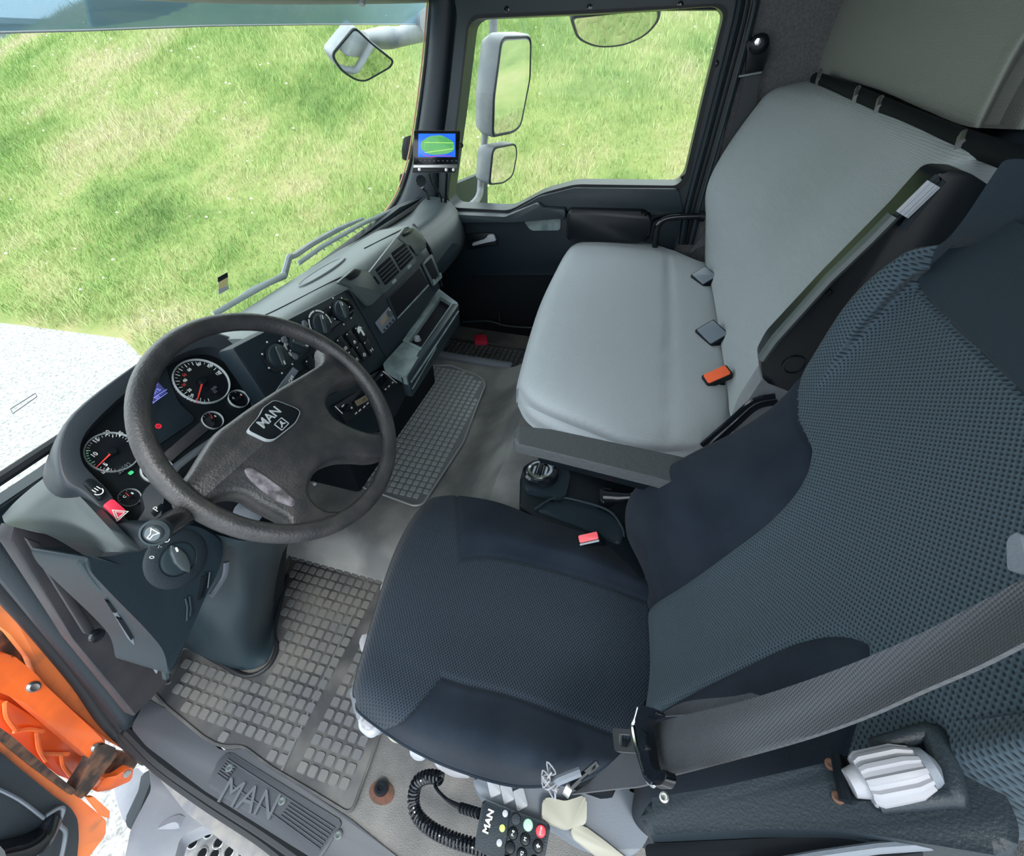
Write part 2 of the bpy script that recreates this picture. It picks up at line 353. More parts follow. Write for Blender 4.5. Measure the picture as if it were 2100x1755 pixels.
def blades(n, x0, x1, y0, y1, hmin, hmax, wmin, wmax):
    x = x0+(x1-x0)*rng.random(n)**1.25; y = y0+(y1-y0)*rng.random(n)
    edge = 2.75+.16*np.sin(y*1.3)+.10*np.sin(y*3.7)+.25*rng.random(n); keep = x > edge; x, y = x[keep], y[keep]; n = len(x)
    z = bank(x, y); h = hmin+(hmax-hmin)*rng.random(n)**2; cl = .6+.8*(np.sin(x*2.1+1.3*np.sin(y*1.1))*np.sin(y*1.9+x*.7)*.5+.5); h = h*cl
    a = rng.random(n)*2*math.pi; wd = wmin+(wmax-wmin)*rng.random(n); ln = h*(.3+.8*rng.random(n)); a2 = rng.random(n)*2*math.pi
    wx, wy = np.cos(a)*wd/2, np.sin(a)*wd/2
    v = np.empty((n, 5, 3)); v[:, 0] = np.stack([x-wx, y-wy, z-.01], 1); v[:, 1] = np.stack([x+wx, y+wy, z-.01], 1)
    mx, my = x+np.cos(a2)*ln*.35, y+np.sin(a2)*ln*.35
    v[:, 2] = np.stack([mx+wx*.8, my+wy*.8, z+h*.62], 1); v[:, 3] = np.stack([mx-wx*.8, my-wy*.8, z+h*.62], 1)
    v[:, 4] = np.stack([x+np.cos(a2)*ln, y+np.sin(a2)*ln, z+h], 1)
    k = np.arange(n)*5; idx = np.stack([k, k+1, k+2, k+3, k+3, k+2, k+4], 1).ravel()
    ls = np.stack([np.arange(n)*7, np.arange(n)*7+4], 1).ravel(); lt = np.tile([4, 3], n)
    return v.reshape(-1, 3), idx, ls, lt
def stuffmesh(name, data, m, label, cat):
    v, idx, ls, lt = data; me = bpy.data.meshes.new(name); me.vertices.add(len(v)); me.loops.add(len(idx)); me.polygons.add(len(ls))
    me.vertices.foreach_set('co', (v-V(5, 5, GZ)).astype(np.float32).ravel()); me.loops.foreach_set('vertex_index', idx.astype(np.int32))
    me.polygons.foreach_set('loop_start', ls.astype(np.int32)); me.update(calc_edges=True); me.materials.append(m)
    o = bpy.data.objects.new(name, me); COL.objects.link(o); o.location = (5, 5, GZ); return tag(o, label, cat, kind='stuff')
stuffmesh('meadow_grass', blades(430000, 2.7, 16, -6, 26, .035, .16, .004, .011), bl, 'long yellow green meadow grass covering the bank beyond the truck', 'grass')
fl = mat('white clover', (.55, .58, .50), .8)
n = 420; fx = 3.2+rng.random(n)*10; fy = -5+rng.random(n)*24; vv, ii = [], []
for k in range(n):
    z = float(bank(fx[k], fy[k]))+.10+.08*rng.random(); s_ = .006+.010*rng.random(); q = len(vv)
    vv += [(fx[k]-s_, fy[k]-s_, z), (fx[k]+s_, fy[k]-s_, z), (fx[k]+s_, fy[k]+s_, z), (fx[k]-s_, fy[k]+s_, z), (fx[k], fy[k], z+s_*1.4)]
    for t_ in ((0, 1, 4), (1, 2, 4), (2, 3, 4), (3, 0, 4)): ii += [q+a for a in t_]
stuffmesh('wild_flowers', (np.array(vv), np.array(ii), np.arange(len(ii)//3)*3, None), fl, 'tiny white wild flowers scattered through the grass bank', 'flowers')
t = thing('warehouse', 'low grey flat-roofed building far off beyond the left end of the bank', 'building', (24, 45, GZ))
wg = mat('grey cladding', (.13, .16, .18), .7); b = B(); b.box((22, 44, GZ), (34, 52, 1.9)); b.o('wall', wg, t)
b = B(); b.box((21.8, 43.8, 1.9), (34.2, 52.2, 2.2)); b.o('roof', mat('pale roof edge', (.3, .33, .35), .7), t)
for x in (24.5, 27.5):
    b = B(); b.box((x, 43.9, GZ), (x+1.6, 44.02, .6)); b.o('window', gloss, t)
bush = noisemat('bush leaves', [(.02, .05, .02), (.05, .10, .03)], 3)
for k, (x, y, r) in enumerate([(24, 33, .8), (25.6, 33.4, .6), (20.5, 25.5, .5)]):
    b = B(); n_ = 900
    for i in range(n_):
        d = rng.normal(size=3); d /= np.linalg.norm(d); d[2] = abs(d[2]); c = V(x, y, float(bank(x, y)))+d*r*(.6+.45*rng.random())*V(1, 1, 1.3); s_ = r*.12
        e = rng.normal(size=(3, 3))*s_; b._f(b.vs([c+e[0], c+e[1], c+e[2]]), False)
    o = b.o('bush', bush, recalc=False); tag(o, ['larger dark bush on the skyline beside the far grey building', 'smaller bush to the right of the larger one on the skyline', 'lone low bush on the crest of the grass bank'][k], 'bush')
# ------------------------------------------------------------------ cab shell
b = B(); b.plate(F((0, 0, 0), (0, 0, 1)), [(.16, .975), (.085, .955), (.06, .80), (.045, .68), (.02, .48), (-.02, .28), (-.06, .05), (-.07, -.75), (2.08, -.75), (2.08, .975)], -.05, 0); struct(b.o('floor', floorm))
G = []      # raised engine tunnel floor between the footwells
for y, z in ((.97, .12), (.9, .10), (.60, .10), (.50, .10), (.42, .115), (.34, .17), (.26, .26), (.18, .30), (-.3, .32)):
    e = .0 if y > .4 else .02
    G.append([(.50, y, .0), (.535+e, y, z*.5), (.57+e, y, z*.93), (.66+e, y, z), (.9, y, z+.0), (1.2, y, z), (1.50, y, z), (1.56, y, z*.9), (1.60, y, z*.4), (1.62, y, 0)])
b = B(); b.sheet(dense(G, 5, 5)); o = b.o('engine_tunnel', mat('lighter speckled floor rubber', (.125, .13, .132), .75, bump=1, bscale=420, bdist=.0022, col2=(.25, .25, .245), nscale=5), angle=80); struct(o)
b = B(); b.box((0, -.78, -.05), (2.15, -.62, 1.7)); struct(b.o('wall_rear', carpet))
b = B(); b.box((-.03, -.78, 1.62), (2.15, 1.0, 1.7)); struct(b.o('ceiling', headm))
fx = F((2.06, 0, 0), (-1, 0, 0), (0, -1, 0))
# side wall behind the passenger door
b = B(); b.plate(F((2.07, 0, 0), (-1, 0, 0), (0, -1, 0)), [(.19, 0), (.62, 0), (.62, 1.64), (.17, 1.64)], -.07, 0); struct(b.o('wall_right', carpet))
b = B(); b.plate(F((2.08, 0, 0), (-1, 0, 0), (0, -1, 0)), [(-.72, 1.285), (.24, 1.285), (.24, 1.64), (-.95, 1.64), (-.88, 1.285)], -.07, 0); struct(b.o('trim_1', navy))
# windscreen and its surround
fw = F((0, .965, 0), (0, -1, .02), (1, 0, 0))
b = B(); b.box((-.0, .962, .60), (2.1, .968, 1.42)); struct(b.o('window_1', glass))
b = B(); b.box((-.0, .90, 1.315), (2.1, 1.02, 1.64), .02); struct(b.o('trim_2', headm))
b = B(); b.pp(F((0, .975, 0), (0, -1, 0)), [(-60, 1075), (262, 1462), (300, 1500), (420, 1470), (1000, 640), (1000, 350), (820, 425), (100, 968)], -.03, 0, 0); struct(b.o('wall_front', navy))
b = B(); b.tube([(.2, .955, .648), (2.0, .955, .655)], .010, 8); struct(b.o('trim_3', rubber))
b = B(); b.box((-.04, .93, .60), (.10, 1.02, 1.64), .02); struct(b.o('trim_7', shell))
# right front pillar with its corner sweep
def pcol(rows, xs_):    # rows of photo points, one x-plane per column
    return [[px(u, v, Xp(x)) for (u, v), x in zip(r, xs_)] for r in rows]
R = [[(884, -25), (890, -25), (905, -25), (922, -25), (938, -25), (955, -25)],
     [(881, 40), (888, 40), (902, 40), (921, 40), (935, 40), (950, 45)],
     [(874, 130), (881, 130), (896, 130), (914, 130), (926, 130), (938, 130)],
     [(859, 250), (866, 250), (884, 250), (902, 250), (915, 250), (926, 250)],
     [(845, 330), (853, 330), (873, 330), (893, 330), (906, 330), (918, 330)],
     [(822, 400), (833, 400), (860, 400), (890, 400), (903, 400), (914, 400)],
     [(795, 440), (815, 440), (850, 440), (885, 445), (900, 445), (912, 445)]]
t = thing('windscreen_pillar', 'dark moulded pillar between windscreen and passenger door window', 'pillar', px(870, 430, Xp(2.03)), kind='structure')
b = B(); b.sheet(dense(pcol(R, (2.06, 2.02, 2.01, 2.02, 2.05, 2.05)), 4, 4), .04, (-1, 0, 0)); b.o('pillar_trim', shell, t, angle=60)
f = F((2.01, 0, 0), (-1, .12, 0), (0, -1, 0)).at(878, 185); b = B(); b.lathe(f, [(.034, -.01), (.036, .003), (.030, .004), (.029, .001), (.027, .001), (.026, .005), (0, .007)], 28, .62, 1); b.o('round_cap', shell, t)
b = B(); b.tube([px(886, -20, Xp(2.06)), px(872, 130, Xp(2.06)), px(856, 250, Xp(2.06)), px(842, 330, Xp(2.06)), px(818, 400, Xp(2.06)), px(790, 442, Xp(2.06))], .008, 8, smooth=4); b.o('edge_seal', rubber, t)
b = B(); b.tube([px(q[0]-7, q[1], Xp(2.1)) for q in ((886, -20), (872, 130), (856, 250), (842, 330), (818, 400), (790, 442))], .0035, 8, smooth=4); b.o('orange_edge', mat('pale orange edge', (.50, .26, .16), .5), t)
# ------------------------------------------------------------------ passenger door
t = thing('door_1', 'closed passenger door seen from inside with dark plastic trim and open view window', 'door', (2.08, .35, 0), kind='structure')
inn = [(978, 38), (1230, 27), (1468, 13), (1485, 28), (1442, 200), (1404, 362), (1388, 380), (1180, 377), (1112, 395), (1045, 431), (932, 425), (919, 408), (943, 220), (962, 52)]
out = [(930, -10), (1230, -20), (1530, -30), (1548, -20), (1500, 200), (1452, 420), (1440, 440), (1180, 440), (1110, 450), (1045, 465), (900, 465), (890, 420), (918, 220), (938, 30)]
fd = F((2.04, 0, 0), (-1, 0, 0), (0, -1, 0)); I = crm([np.append(fd.uv(*q), 0) for q in inn], 1, True); O = [fd.uv(*q) for q in out]
IR = rpoly([fd.uv(*q) for q in inn], .035, 5); OR = rpoly(O, .02, 5)
b = B(); b.ring(fd, OR, IR, -.10, 0); b.o('window_frame', midp, t, angle=30)
o2 = [(q[0]+(p[0]-q[0])*.15, q[1]+(p[1]-q[1])*.15) for p, q in zip(OR, IR)]
b = B(); b.ring(fd, o2, IR, 0, .006); b.o('window_seal', rubber, t)
b = B(); b.plate(F((2.11, 0, 0), (-1, 0, 0), (0, -1, 0)), [(-1.0, .5), (.25, .5), (.25, 1.32), (-1.0, 1.32)], -.004, 0); b.o('pane', glass, t)
b = B(); b.plate(fd, [(-.97, 0), (-.97, .60), (-.55, .60), (-.36, .68), (.17, .70), (.19, 0)], -.10, -.02, .01); b.o('door_panel', navy, t)
dpl = lambda L, c0, c1, m, n, bev=.004, r=.01, par=None, fr=fd: B().pp(fr, L, c0, c1, bev, r).o(n, m, par or t)
dpl([(1108, 400), (1180, 382), (1390, 384), (1400, 432), (1165, 428), (1040, 446), (1045, 436)], .0, .030, midp, 'belt_trim', .008)
dpl([(925, 430), (1045, 435), (1108, 408), (1120, 418), (1165, 420), (1165, 438), (1060, 446), (935, 447)], -.02, .075, midp, 'door_shelf', .008)
dpl([(1168, 420), (1325, 424), (1336, 440), (1332, 482), (1310, 488), (1166, 484)], -.02, .07, black, 'arm_pad', .02, .02)
dpl([(930, 450), (1080, 446), (1165, 440), (1165, 484), (1330, 490), (1340, 450), (1400, 434), (1380, 520), (1150, 560), (940, 560)], -.02, .025, navy, 'upper_panel', .01)
dpl([(1078, 449), (1100, 441), (1153, 437), (1152, 467), (1092, 468)], .0, .036, greytr, 'pull_cup', .006, .01)
dpl([(958, 475), (1012, 472), (1026, 498), (964, 508)], .0, .034, black, 'handle_recess', .004)
b = B(); f = F((2.00, 0, 0), (-1, 0, 0), (0, -1, 0)); b.pp(f, [(970, 497), (998, 488), (1002, 480), (1014, 479), (1019, 492), (998, 496), (970, 503)], 0, .012, .003, .006); b.o('door_handle', greyp, t)
dpl([(945, 600), (1010, 522), (1150, 510), (1330, 520), (1330, 760), (945, 760)], -.02, .012, blackm, 'kick_panel', .01, .05)
b = B(); b.tube([px(*q, Xp(2.0)) for q in ((950, 660), (1000, 658), (1040, 668), (1095, 672))], .006, 8, smooth=4); b.tube([px(1024, 640, Xp(2.0)), px(1026, 668, Xp(2.0))], .005); b.o('pocket_rim', midp, t)
for u, v in ((1040, 20), (1209, 16), (1468, 130), (1401, 362), (1395, 10)):
    b = B(); b.lathe(fd.at(u, v), [(.010, 0), (.010, .004), (.005, .005), (.004, .002), (0, .002)], 14); b.o('frame_screw', gloss, t)
b = B(); b.lathe(F((2.0, 0, 0), (-1, 0, 1.2), (0, -1, 0)).at(968, 430), [(.04, -.01), (.04, .004), (.034, .006), (.03, .002), (0, .003)], 24); b.o('air_outlet', midp, t)
# rear pillar mouldings by the door
t2 = thing('trim_4', 'dark ribbed door seal pillar behind the passenger window', 'trim', px(1400, 520, Xp(2.05)), kind='structure')
for dx, x, r, m in ((0, 2.03, .014, navy), (16, 2.05, .012, rubber), (30, 2.05, .012, midp)):
    b = B(); b.tube([px(1520+dx, -25, Xp(x)), px(1512+dx, 40, Xp(x)), px(1455+dx*.9, 260, Xp(x)), px(1412+dx*.8, 420, Xp(x)), px(1398+dx*.6, 500, Xp(x))], r, 8, smooth=4); b.o('pillar_rib', m, t2)
t = thing('grab_rail', 'bent black tube rail between the bench and the passenger door', 'rail', px(1350, 500, Xp(1.98)))
b = B(); b.tube([px(*q, Xp(1.97)) for q in ((1342, 520), (1345, 480), (1352, 458), (1375, 446), (1440, 443))], .012, 10, smooth=5); b.o('tube', gloss, t)
b = B(); b.lathe(F(px(1440, 443, Xp(1.97)), (0, -1, 0)), [(0, -.01), (.02, -.01), (.02, .01), (0, .01)], 14); b.o('flange', black, t)
# sun blind edge under the header
t = thing('sun_blind', 'pale rolled sun blind edge along the top of the windscreen', 'sun blind', (1.2, .93, 1.30))
b = B(); b.tube([px(250, -34, Yp(.9)), px(480, -18, Yp(.9)), px(700, -11, Yp(.9)), px(850, -9, Yp(.9)), px(960, -11, Yp(.9))], .020, 10, smooth=4); b.o('roller', headm, t)
b = B(); b.tube([px(742, 0, Yp(.88)), px(742, 10, Yp(.88))], .010, 10); b.o('pull_tab', greyp, t)
# ------------------------------------------------------------------ dashboard
fp = F((.8, .735, .675), (0, -.93, .36))
t = thing('dashboard', 'long dark truck dashboard with grey top running under the windscreen', 'dashboard', (1.1, .85, .4))
sec = [(.985, .650), (.93, .666), (.86, .686), (.80, .697), (.772, .694), (.752, .678), (.742, .655)]
G = [[(x, y, z+(.004 if .65 < x < 1.5 else 0)) for x in (.655, .72, .8, .9, 1.1, 1.3, 1.50)] for y, z in sec]
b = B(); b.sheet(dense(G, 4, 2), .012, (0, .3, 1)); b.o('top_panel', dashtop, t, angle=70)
sec = [(.985, .650), (.93, .664), (.87, .668), (.82, .655), (.785, .62), (.765, .57), (.765, .50), (.80, .44), (.87, .40)]
G = [[(x, y+dy, z+dz) for x, dy, dz in ((1.46, 0, 0), (1.52, 0, 0), (1.62, .0, -.004), (1.78, .0, -.006), (1.92, .004, 0), (2.0, .02, .0), (2.03, .05, -.01))] for y, z in sec]
for i in (1, 2):
    for j in (2, 3): G[i][j] = (G[i][j][0], G[i][j][1], G[i][j][2]-.012)
b = B(); b.sheet(dense(G, 4, 4), .012, (0, .6, .8)); b.o('end_panel', midl, t, angle=70)
b = B(); f = F((1.75, .762, .55), (0, -1, .1)); b.pp(f, [(878, 560), (925, 498), (940, 502), (938, 512), (895, 575)], -.01, .006, .003, .01); b.o('grab_recess', midp, t)
b = B(); b.tube([px(848, 462, Yp(.79)), px(860, 480, Yp(.76)), px(884, 520, Yp(.74)), px(906, 588, Yp(.69))], .007, 8, smooth=4); b.o('end_trim', black, t)
b = B(); b.lathe(F((1.06, .87, .690), (0, .25, 1)), [(.075, -.004), (.075, .002), (.072, .003), (.070, .0015), (0, .002)], 40, 1.5, .42); b.o('speaker_grille', dashtop, t)
b = B(); b.tube([(.72, .885, .684), (.80, .83, .697), (.98, .785, .702), (1.03, .775, .700)], .0018, 6, smooth=6); b.o('panel_seam', navy, t); b = B(); b.tube([(1.48, .79, .700), (1.44, .80, .701), (1.25, .84, .696)], .0018, 6, smooth=6); b.o('panel_seam', navy, t)
P = lambda L, c0, c1, m, n, bev=.003, r=0, par=None, fr=fp: B().pp(fr, L, c0, c1, bev, r).o(n, m, par or t)
P([(478, 712), (716, 590), (800, 742), (590, 880)], -.06, -.004, navy, 'switch_panel', .008)
P([(718, 590), (848, 482), (905, 588), (800, 742)], -.06, -.002, navy, 'centre_panel', .006)
P([(539, 728), (694, 612), (714, 612), (727, 632), (724, 646), (580, 762), (556, 762), (541, 742)], -.006, .0, gloss, 'heater_panel', .002, .006)
P([(600, 775), (748, 668), (775, 720), (650, 812)], -.006, -.001, black, 'switch_bank', .002)
P([(688, 580), (722, 552), (752, 558), (781, 603), (753, 630), (716, 590)], -.002, .010, midl, 'tray_lid', .004, .01)
P([(811, 488), (826, 468), (848, 470), (873, 506), (854, 525), (838, 508)], -.002, .008, midl, 'tray_lid', .004, .01)
P([(700, 570), (722, 556), (734, 558), (728, 569), (712, 577)], .0, .0135, black, 'finger_notch', .002, .004)
P([(820, 482), (832, 470), (843, 472), (838, 481), (826, 487)], .0, .0115, black, 'finger_notch', .002, .004)
P([(752, 562), (812, 486), (826, 494), (852, 528), (850, 538), (785, 603), (778, 600)], -.003, .006, midl, 'vent_surround', .003, .008)
for q in ([(766, 554), (796, 527), (816, 559), (787, 586)], [(799, 520), (826, 500), (845, 530), (819, 556)]):
    v_ = P(q, .004, .0075, blackm, 'air_vent', .001, .003)
    for k in range(1, 5):
        s_ = k/5; a = np.array(q[0])*(1-s_)+np.array(q[3])*s_; c = np.array(q[1])*(1-s_)+np.array(q[2])*s_
        b = B(); A, C_ = fp.uv(*a), fp.uv(*c); b.tube([fp.p(*A, .009), fp.p(*C_, .009)], .0016, 6); b.o('louvre', midp, v_)
for q in ((763, 568, 774, 583), (836, 504, 846, 518)):
    b = B(); A, C_ = fp.uv(*q[:2]), fp.uv(*q[2:]); b.tube([fp.p(*A, .007), fp.p(*C_, .007)], .004, 8, ry=.003); b.o('vent_wheel', black, t)
for q in ((805, 578), (836, 548)):
    b = B(); b.plate(fp.at(*q), rr(.026, .010, .004), .004, .009, .002); b.o('vent_tab', greytr, t)
P([(794, 612), (861, 545), (881, 584), (812, 656)], -.003, .002, navy, 'cubby_surround', .002)
P([(797, 611), (859, 549), (876, 583), (814, 650)], .000, .0028, blackm, 'open_cubby', .0005)
P([(813, 655), (877, 587), (876, 584), (814, 650)], .002, .007, greytr, 'cubby_lip', .001)
P([(864, 540), (884, 521), (903, 571), (887, 588)], .0, .006, midl, 'small_pocket', .003, .006)
P([(868, 543), (881, 529), (896, 566), (886, 577)], .005, .0075, blackm, 'pocket_opening', .0005)
P([(886, 580), (899, 568), (897, 561), (900, 560), (903, 570), (887, 586), (884, 574), (887, 573)], .006, .010, greytr, 'pocket_hinge', .001)
tac = P([(769, 661), (796, 629), (810, 656), (784, 684)], -.001, .004, greyd, 'heater_timer', .002, .003)
def inpp(L, c0, c1, m, n, par, fr=fp): return B().pp(fr, L, c0, c1, .0005).o(n, m, par)
inpp([(777, 658), (790, 644), (795, 654), (782, 668)], .003, .0046, amber, 'timer_display', tac)
b = B(); b.lathe(fp.at(797, 643), [(.011, .003), (.011, .009), (.008, .010), (0, .010)], 18); b.o('timer_dial', knob, tac)
for q in ((786, 677), (792, 670), (798, 664), (804, 657)):
    b = B(); b.plate(fp.at(*q), rr(.008, .007, .002), .003, .0065, .001); b.o('timer_button', black, tac)
def dial(f, r, name, par, ang, m=None, h=.012):
    m = m or midp
    d = B(); d.lathe(f, [(r*1.12, 0), (r*1.12, .002), (r, .003), (r*.96, h*.55), (r*.8, h*.7), (0, h*.7)], 30); d = d.o(name, m, par)
    g = f.sh(0, 0, h*.6, ang); b = B(); b.plate(g, rr(r*1.75, r*.42, r*.18), 0, h*.45, .002); b.o('grip', knob, d)
    b = B(); b.plate(g.sh(r*.62, 0, h*.45), rr(r*.35, r*.12, r*.05), 0, .0006); b.o('pointer', markw, d); return d
dial(fp.at(570, 731), .026, 'heater_knob', t, -1.9); dial(fp.at(611, 706), .024, 'heater_knob', t, -.9); dial(fp.at(658, 666), .027, 'heater_knob', t, 1.1); dial(fp.at(699, 637), .025, 'heater_knob', t, 1.25)
b = B()
for (u, v, r) in ((570, 731, .038), (699, 637, .037)):
    f = fp.at(u, v)
    for k in range(7): a = math.radians(-60+k*50); b.plate(f.sh(r*math.cos(a), r*math.sin(a)), circ(.0022, 8), 0, .0008)
for (u, v) in ((658, 666), (611, 706)):
    f = fp.at(u, v)
    for k in range(5):
        a0 = -20+k*50; o_ = circ(.038, 8, a0, a0+42); i_ = circ(.034, 8, a0, a0+42); b.plate(f, o_+i_[::-1], 0, .0008)
for u, v, s_ in ((590, 705, 'AC AUTO'), (626, 716, 'TEMP'), (596, 724, 'AC')): b.text(fp.at(u, v), s_, .009)
b.o('dial_marking', markw, t, recalc=False)
for u, v in ((582, 697), (604, 731), (624, 664)):
    b = B(); b.lathe(fp.at(u, v), [(.008, 0), (.008, .003), (.006, .005), (0, .005)], 16); b.o('round_button', greyd, t)
a0, a1 = np.array(fp.uv(640, 751)), np.array(fp.uv(738, 683)); r0_, r1_ = np.array(fp.uv(672, 765)), np.array(fp.uv(756, 712))
for row, (A, C_, n_) in enumerate(((a0, a1, 6), (r0_, r1_, 6))):
    for k in range(n_):
        q = A+(C_-A)*k/(n_-1); f = fp.sh(q[0], q[1]); sw = B(); sw.plate(f, rr(.027, .046, .004), -.001, .0045, .0015); sw = sw.o('rocker_switch', black if (row, k) != (0, 5) else redlamp, t) if False else sw.o('rocker_switch', black, t)
        b = B(); b.plate(f.sh(-.009, .019, .0045), rr(.004, .003, .001), 0, .0008)
        g = f.sh(0, -.010, .0045)
        if (row, k) == (1, 5): b.plate(g.sh(-.005, 0), rr(.0012, .010, .0004), 0, .0008); b.plate(g.sh(.005, 0), rr(.0012, .010, .0004), 0, .0008); b.plate(g, rr(.010, .0014, .0004), 0, .0008)
        elif (row, k) == (1, 4): b.ring(g, circ(.0055, 16), circ(.0042, 16), 0, .0008); b.plate(g.sh(0, 0, 0, .9), rr(.006, .0012, .0004), 0, .0008)
        elif (row, k) == (0, 5): b.plate(f.sh(.002, .006, .004), circ(.012, 14, 20, 200), 0, .001); b.plate(f.sh(.006, -.002, .004), rr(.008, .020, .003), 0, .001)
        elif k % 2: b.ring(g, rr(.010, .008, .001), rr(.008, .006, .001), 0, .0008); b.plate(g, rr(.004, .002, .0005), 0, .0008)
        else: b.plate(g, circ(.004, 10, 0, 180), 0, .0008); [b.plate(g.sh(-.004+.004*i, -.003), rr(.001, .004, .0003), 0, .0008) for i in range(3)]
        b.o('switch_symbol', markw, sw, recalc=False)
# lower dash: radio shelf, tray
f2 = F((.8, .66, .46), (0, -.97, .22)); P([(600, 850), (782, 757), (833, 785), (838, 800), (815, 850), (720, 935), (600, 935)], -.10, .0, navy, 'lower_panel', .008, fr=f2)
b = B(); b.box((.72, .70, .10), (1.36, .95, .47), .02); b.o('lower_body', blackm, t)
t3 = thing('storage_tray', 'pale grey plastic shelf with open tray jutting out below the centre dashboard', 'tray', (1.2, .62, .42))
f3 = F((1.1, .60, .48), (0, 0, 1)); TP = lambda L, c0, c1, m, n, bev=.003, r=0: B().pp(f3, L, c0, c1, bev, r).o(n, m, t3)
TP([(784, 747), (827, 700), (866, 720), (832, 773)], -.03, .0, greytr, 'shelf_plate', .004, .008)
b = B(); o_ = [f3.uv(*q) for q in ((826, 699), (899, 592), (939, 622), (868, 722))]; i_ = [f3.uv(*q) for q in ((838, 701), (903, 609), (926, 623), (864, 713))]
b.ring(f3, crm([np.append(q, 0) for q in o_], 1, True), crm([np.append(q, 0) for q in i_], 1, True), -.05, .002); b.o('tray_rim', greytr, t3)
TP([(830, 701), (902, 600), (933, 622), (866, 718)], -.055, -.014, blackm, 'tray_floor')
b = B(); fy = F(px(868, 722, Zp(.48))+V(0, -.004, 0), (0, -1, 0)); c0_ = fy.uv(833, 775); c1_ = fy.uv(939, 622)
b.plate(fy, [(c0_[0], c0_[1]), (c1_[0], c1_[1]), (c1_[0]-.01, c1_[1]-.075), (c0_[0]+.005, c0_[1]-.075)], -.02, .006, .006); b.o('tray_front', midp, t3)
b = B(); b.tube([fy.p(c0_[0]+.01, c0_[1]-.02, .008), fy.p(c1_[0]-.02, c1_[1]-.02, .008)], .003, 8); b.tube([fy.p(c0_[0]+.01, c0_[1]-.045, .008), fy.p(c0_[0]+.2, c1_[1]-.045, .008)], .002, 8); b.o('front_rib', greytr, t3)
b = B(); b.lathe(F(px(858, 706, Zp(.45)), (0, 0, 1)), [(.012, 0), (.013, .012), (.008, .03), (0, .032)], 16); o = b.o('ear_plug', whitep); tag(o, 'tiny pale round object lying in the near end of the storage tray', 'trinket')
t4 = thing('car_radio', 'dark car radio with small amber display seen through the steering wheel spokes', 'radio', f2.p(0, 0, .0))
fr_ = F(f2.p(0, 0, .004), f2.n); RP = lambda L, c0, c1, m, n, bev=.0006, par=None: B().pp(fr_, L, c0, c1, bev).o(n, m, par or t4)
rf = RP([(680, 832), (755, 790), (775, 822), (707, 868)], -.02, .006, gloss, 'face_plate', .002)
RP([(723, 823), (753, 806), (759, 816), (729, 833)], .005, .008, amber, 'display', .0006, rf)
b = B(); b.text(fr_.at(741, 820, .008), '125', .010); b.o('display_digits', blackm, rf, recalc=False)
b = B(); b.lathe(fr_.at(712, 836), [(.013, .005), (.013, .012), (.010, .014), (0, .014)], 22); dd = b.o('volume_dial', black, t4)
b = B(); b.ring(fr_.at(712, 836, .006), circ(.018, 16, -30, 60)+circ(.018, 16, 150, 240), circ(.0165, 16, -30, 60)+circ(.0165, 16, 150, 240), 0, .001) if False else b.lathe(fr_.at(712, 836, .0145), [(0, 0), (.003, 0), (.003, .001), (0, .001)], 10); b.o('dial_dot', markw, dd)
for u, v in ((726, 847), (734, 841), (743, 834), (750, 827), (699, 832)):
    b = B(); b.plate(fr_.at(u, v), rr(.010, .003, .001), .005, .0075); b.o('radio_button', markw, t4)
b = B(); A, C_ = fr_.uv(683, 833), fr_.uv(698, 848); b.tube([fr_.p(*A, .007), fr_.p(*C_, .007)], .0012, 6); b.o('edge_line', markw, t4)
t5 = thing('socket_panel', 'small dark panel with round multi-pin socket at the right edge of the wheel rim', 'socket', f2.p(.2, .05))
b = B(); b.pp(fr_, [(781, 760), (812, 786), (792, 806), (765, 780)], -.01, .004, .002); sp_ = b.o('socket_plate', gloss, t5)
b = B(); b.lathe(fr_.at(787, 781), [(.017, .003), (.017, .006), (.014, .006), (.013, .003), (0, .003)], 24); b.o('socket', blackm, t5)
b = B(); A, C_ = fr_.uv(782, 761), fr_.uv(811, 785); b.tube([fr_.p(*A, .006), fr_.p(*C_, .006)], .0012, 6)
for u, v in ((780, 769), (788, 798), (795, 792), (803, 784)): b.plate(fr_.at(u, v), rr(.008, .0025, .001), .0035, .006)
b.o('socket_marking', markw, t5, recalc=False)
# ------------------------------------------------------------------ instrument cluster
fc = F((.5, .80, .58), (0, -.75, .66)); fb = F(fc.p(0, 0, .035), fc.n)
t = thing('instrument_cluster', 'curved binnacle with round dials behind the steering wheel', 'instrument cluster', fc.p(0, 0, -.1))
ob = [(131, 992), (116, 955), (118, 905), (150, 845), (235, 775), (330, 712), (400, 683), (450, 680), (505, 708), (540, 758), (566, 820), (555, 845), (400, 940), (345, 1000), (330, 1060), (312, 1105), (290, 1121), (268, 1116), (200, 1045), (165, 1012)]
ib = [(190, 972), (169, 945), (166, 908), (190, 868), (262, 800), (345, 738), (405, 712), (446, 712), (482, 735), (508, 775), (530, 822), (520, 838), (390, 925), (300, 1000), (298, 1040), (288, 1060), (280, 1072), (264, 1066), (243, 1038), (222, 1004)]
oo = crm([np.append(fb.uv(*q), 0) for q in ob], 3, True); ii = crm([np.append(fb.uv(*q), 0) for q in ib], 3, True)
b = B(); n_ = len(oo)
rings = []
cen = np.mean([q[:2] for q in oo], 0)
for k, (c, s_, src) in enumerate(((-.13, 1.05, oo), (-.05, 1.03, oo), (-.015, 1.012, oo), (.0, .985, oo), (.002, .96, oo), (-.004, 1.0, ii), (-.036, .985, ii))):
    rings.append(b.vs([fb.p(*(cen+(q[:2]-cen)*s_), c) for q in src]))
for A, C_ in zip(rings, rings[1:]):
    for i in range(n_): b._f([A[i], A[(i+1) % n_], C_[(i+1) % n_], C_[i]])
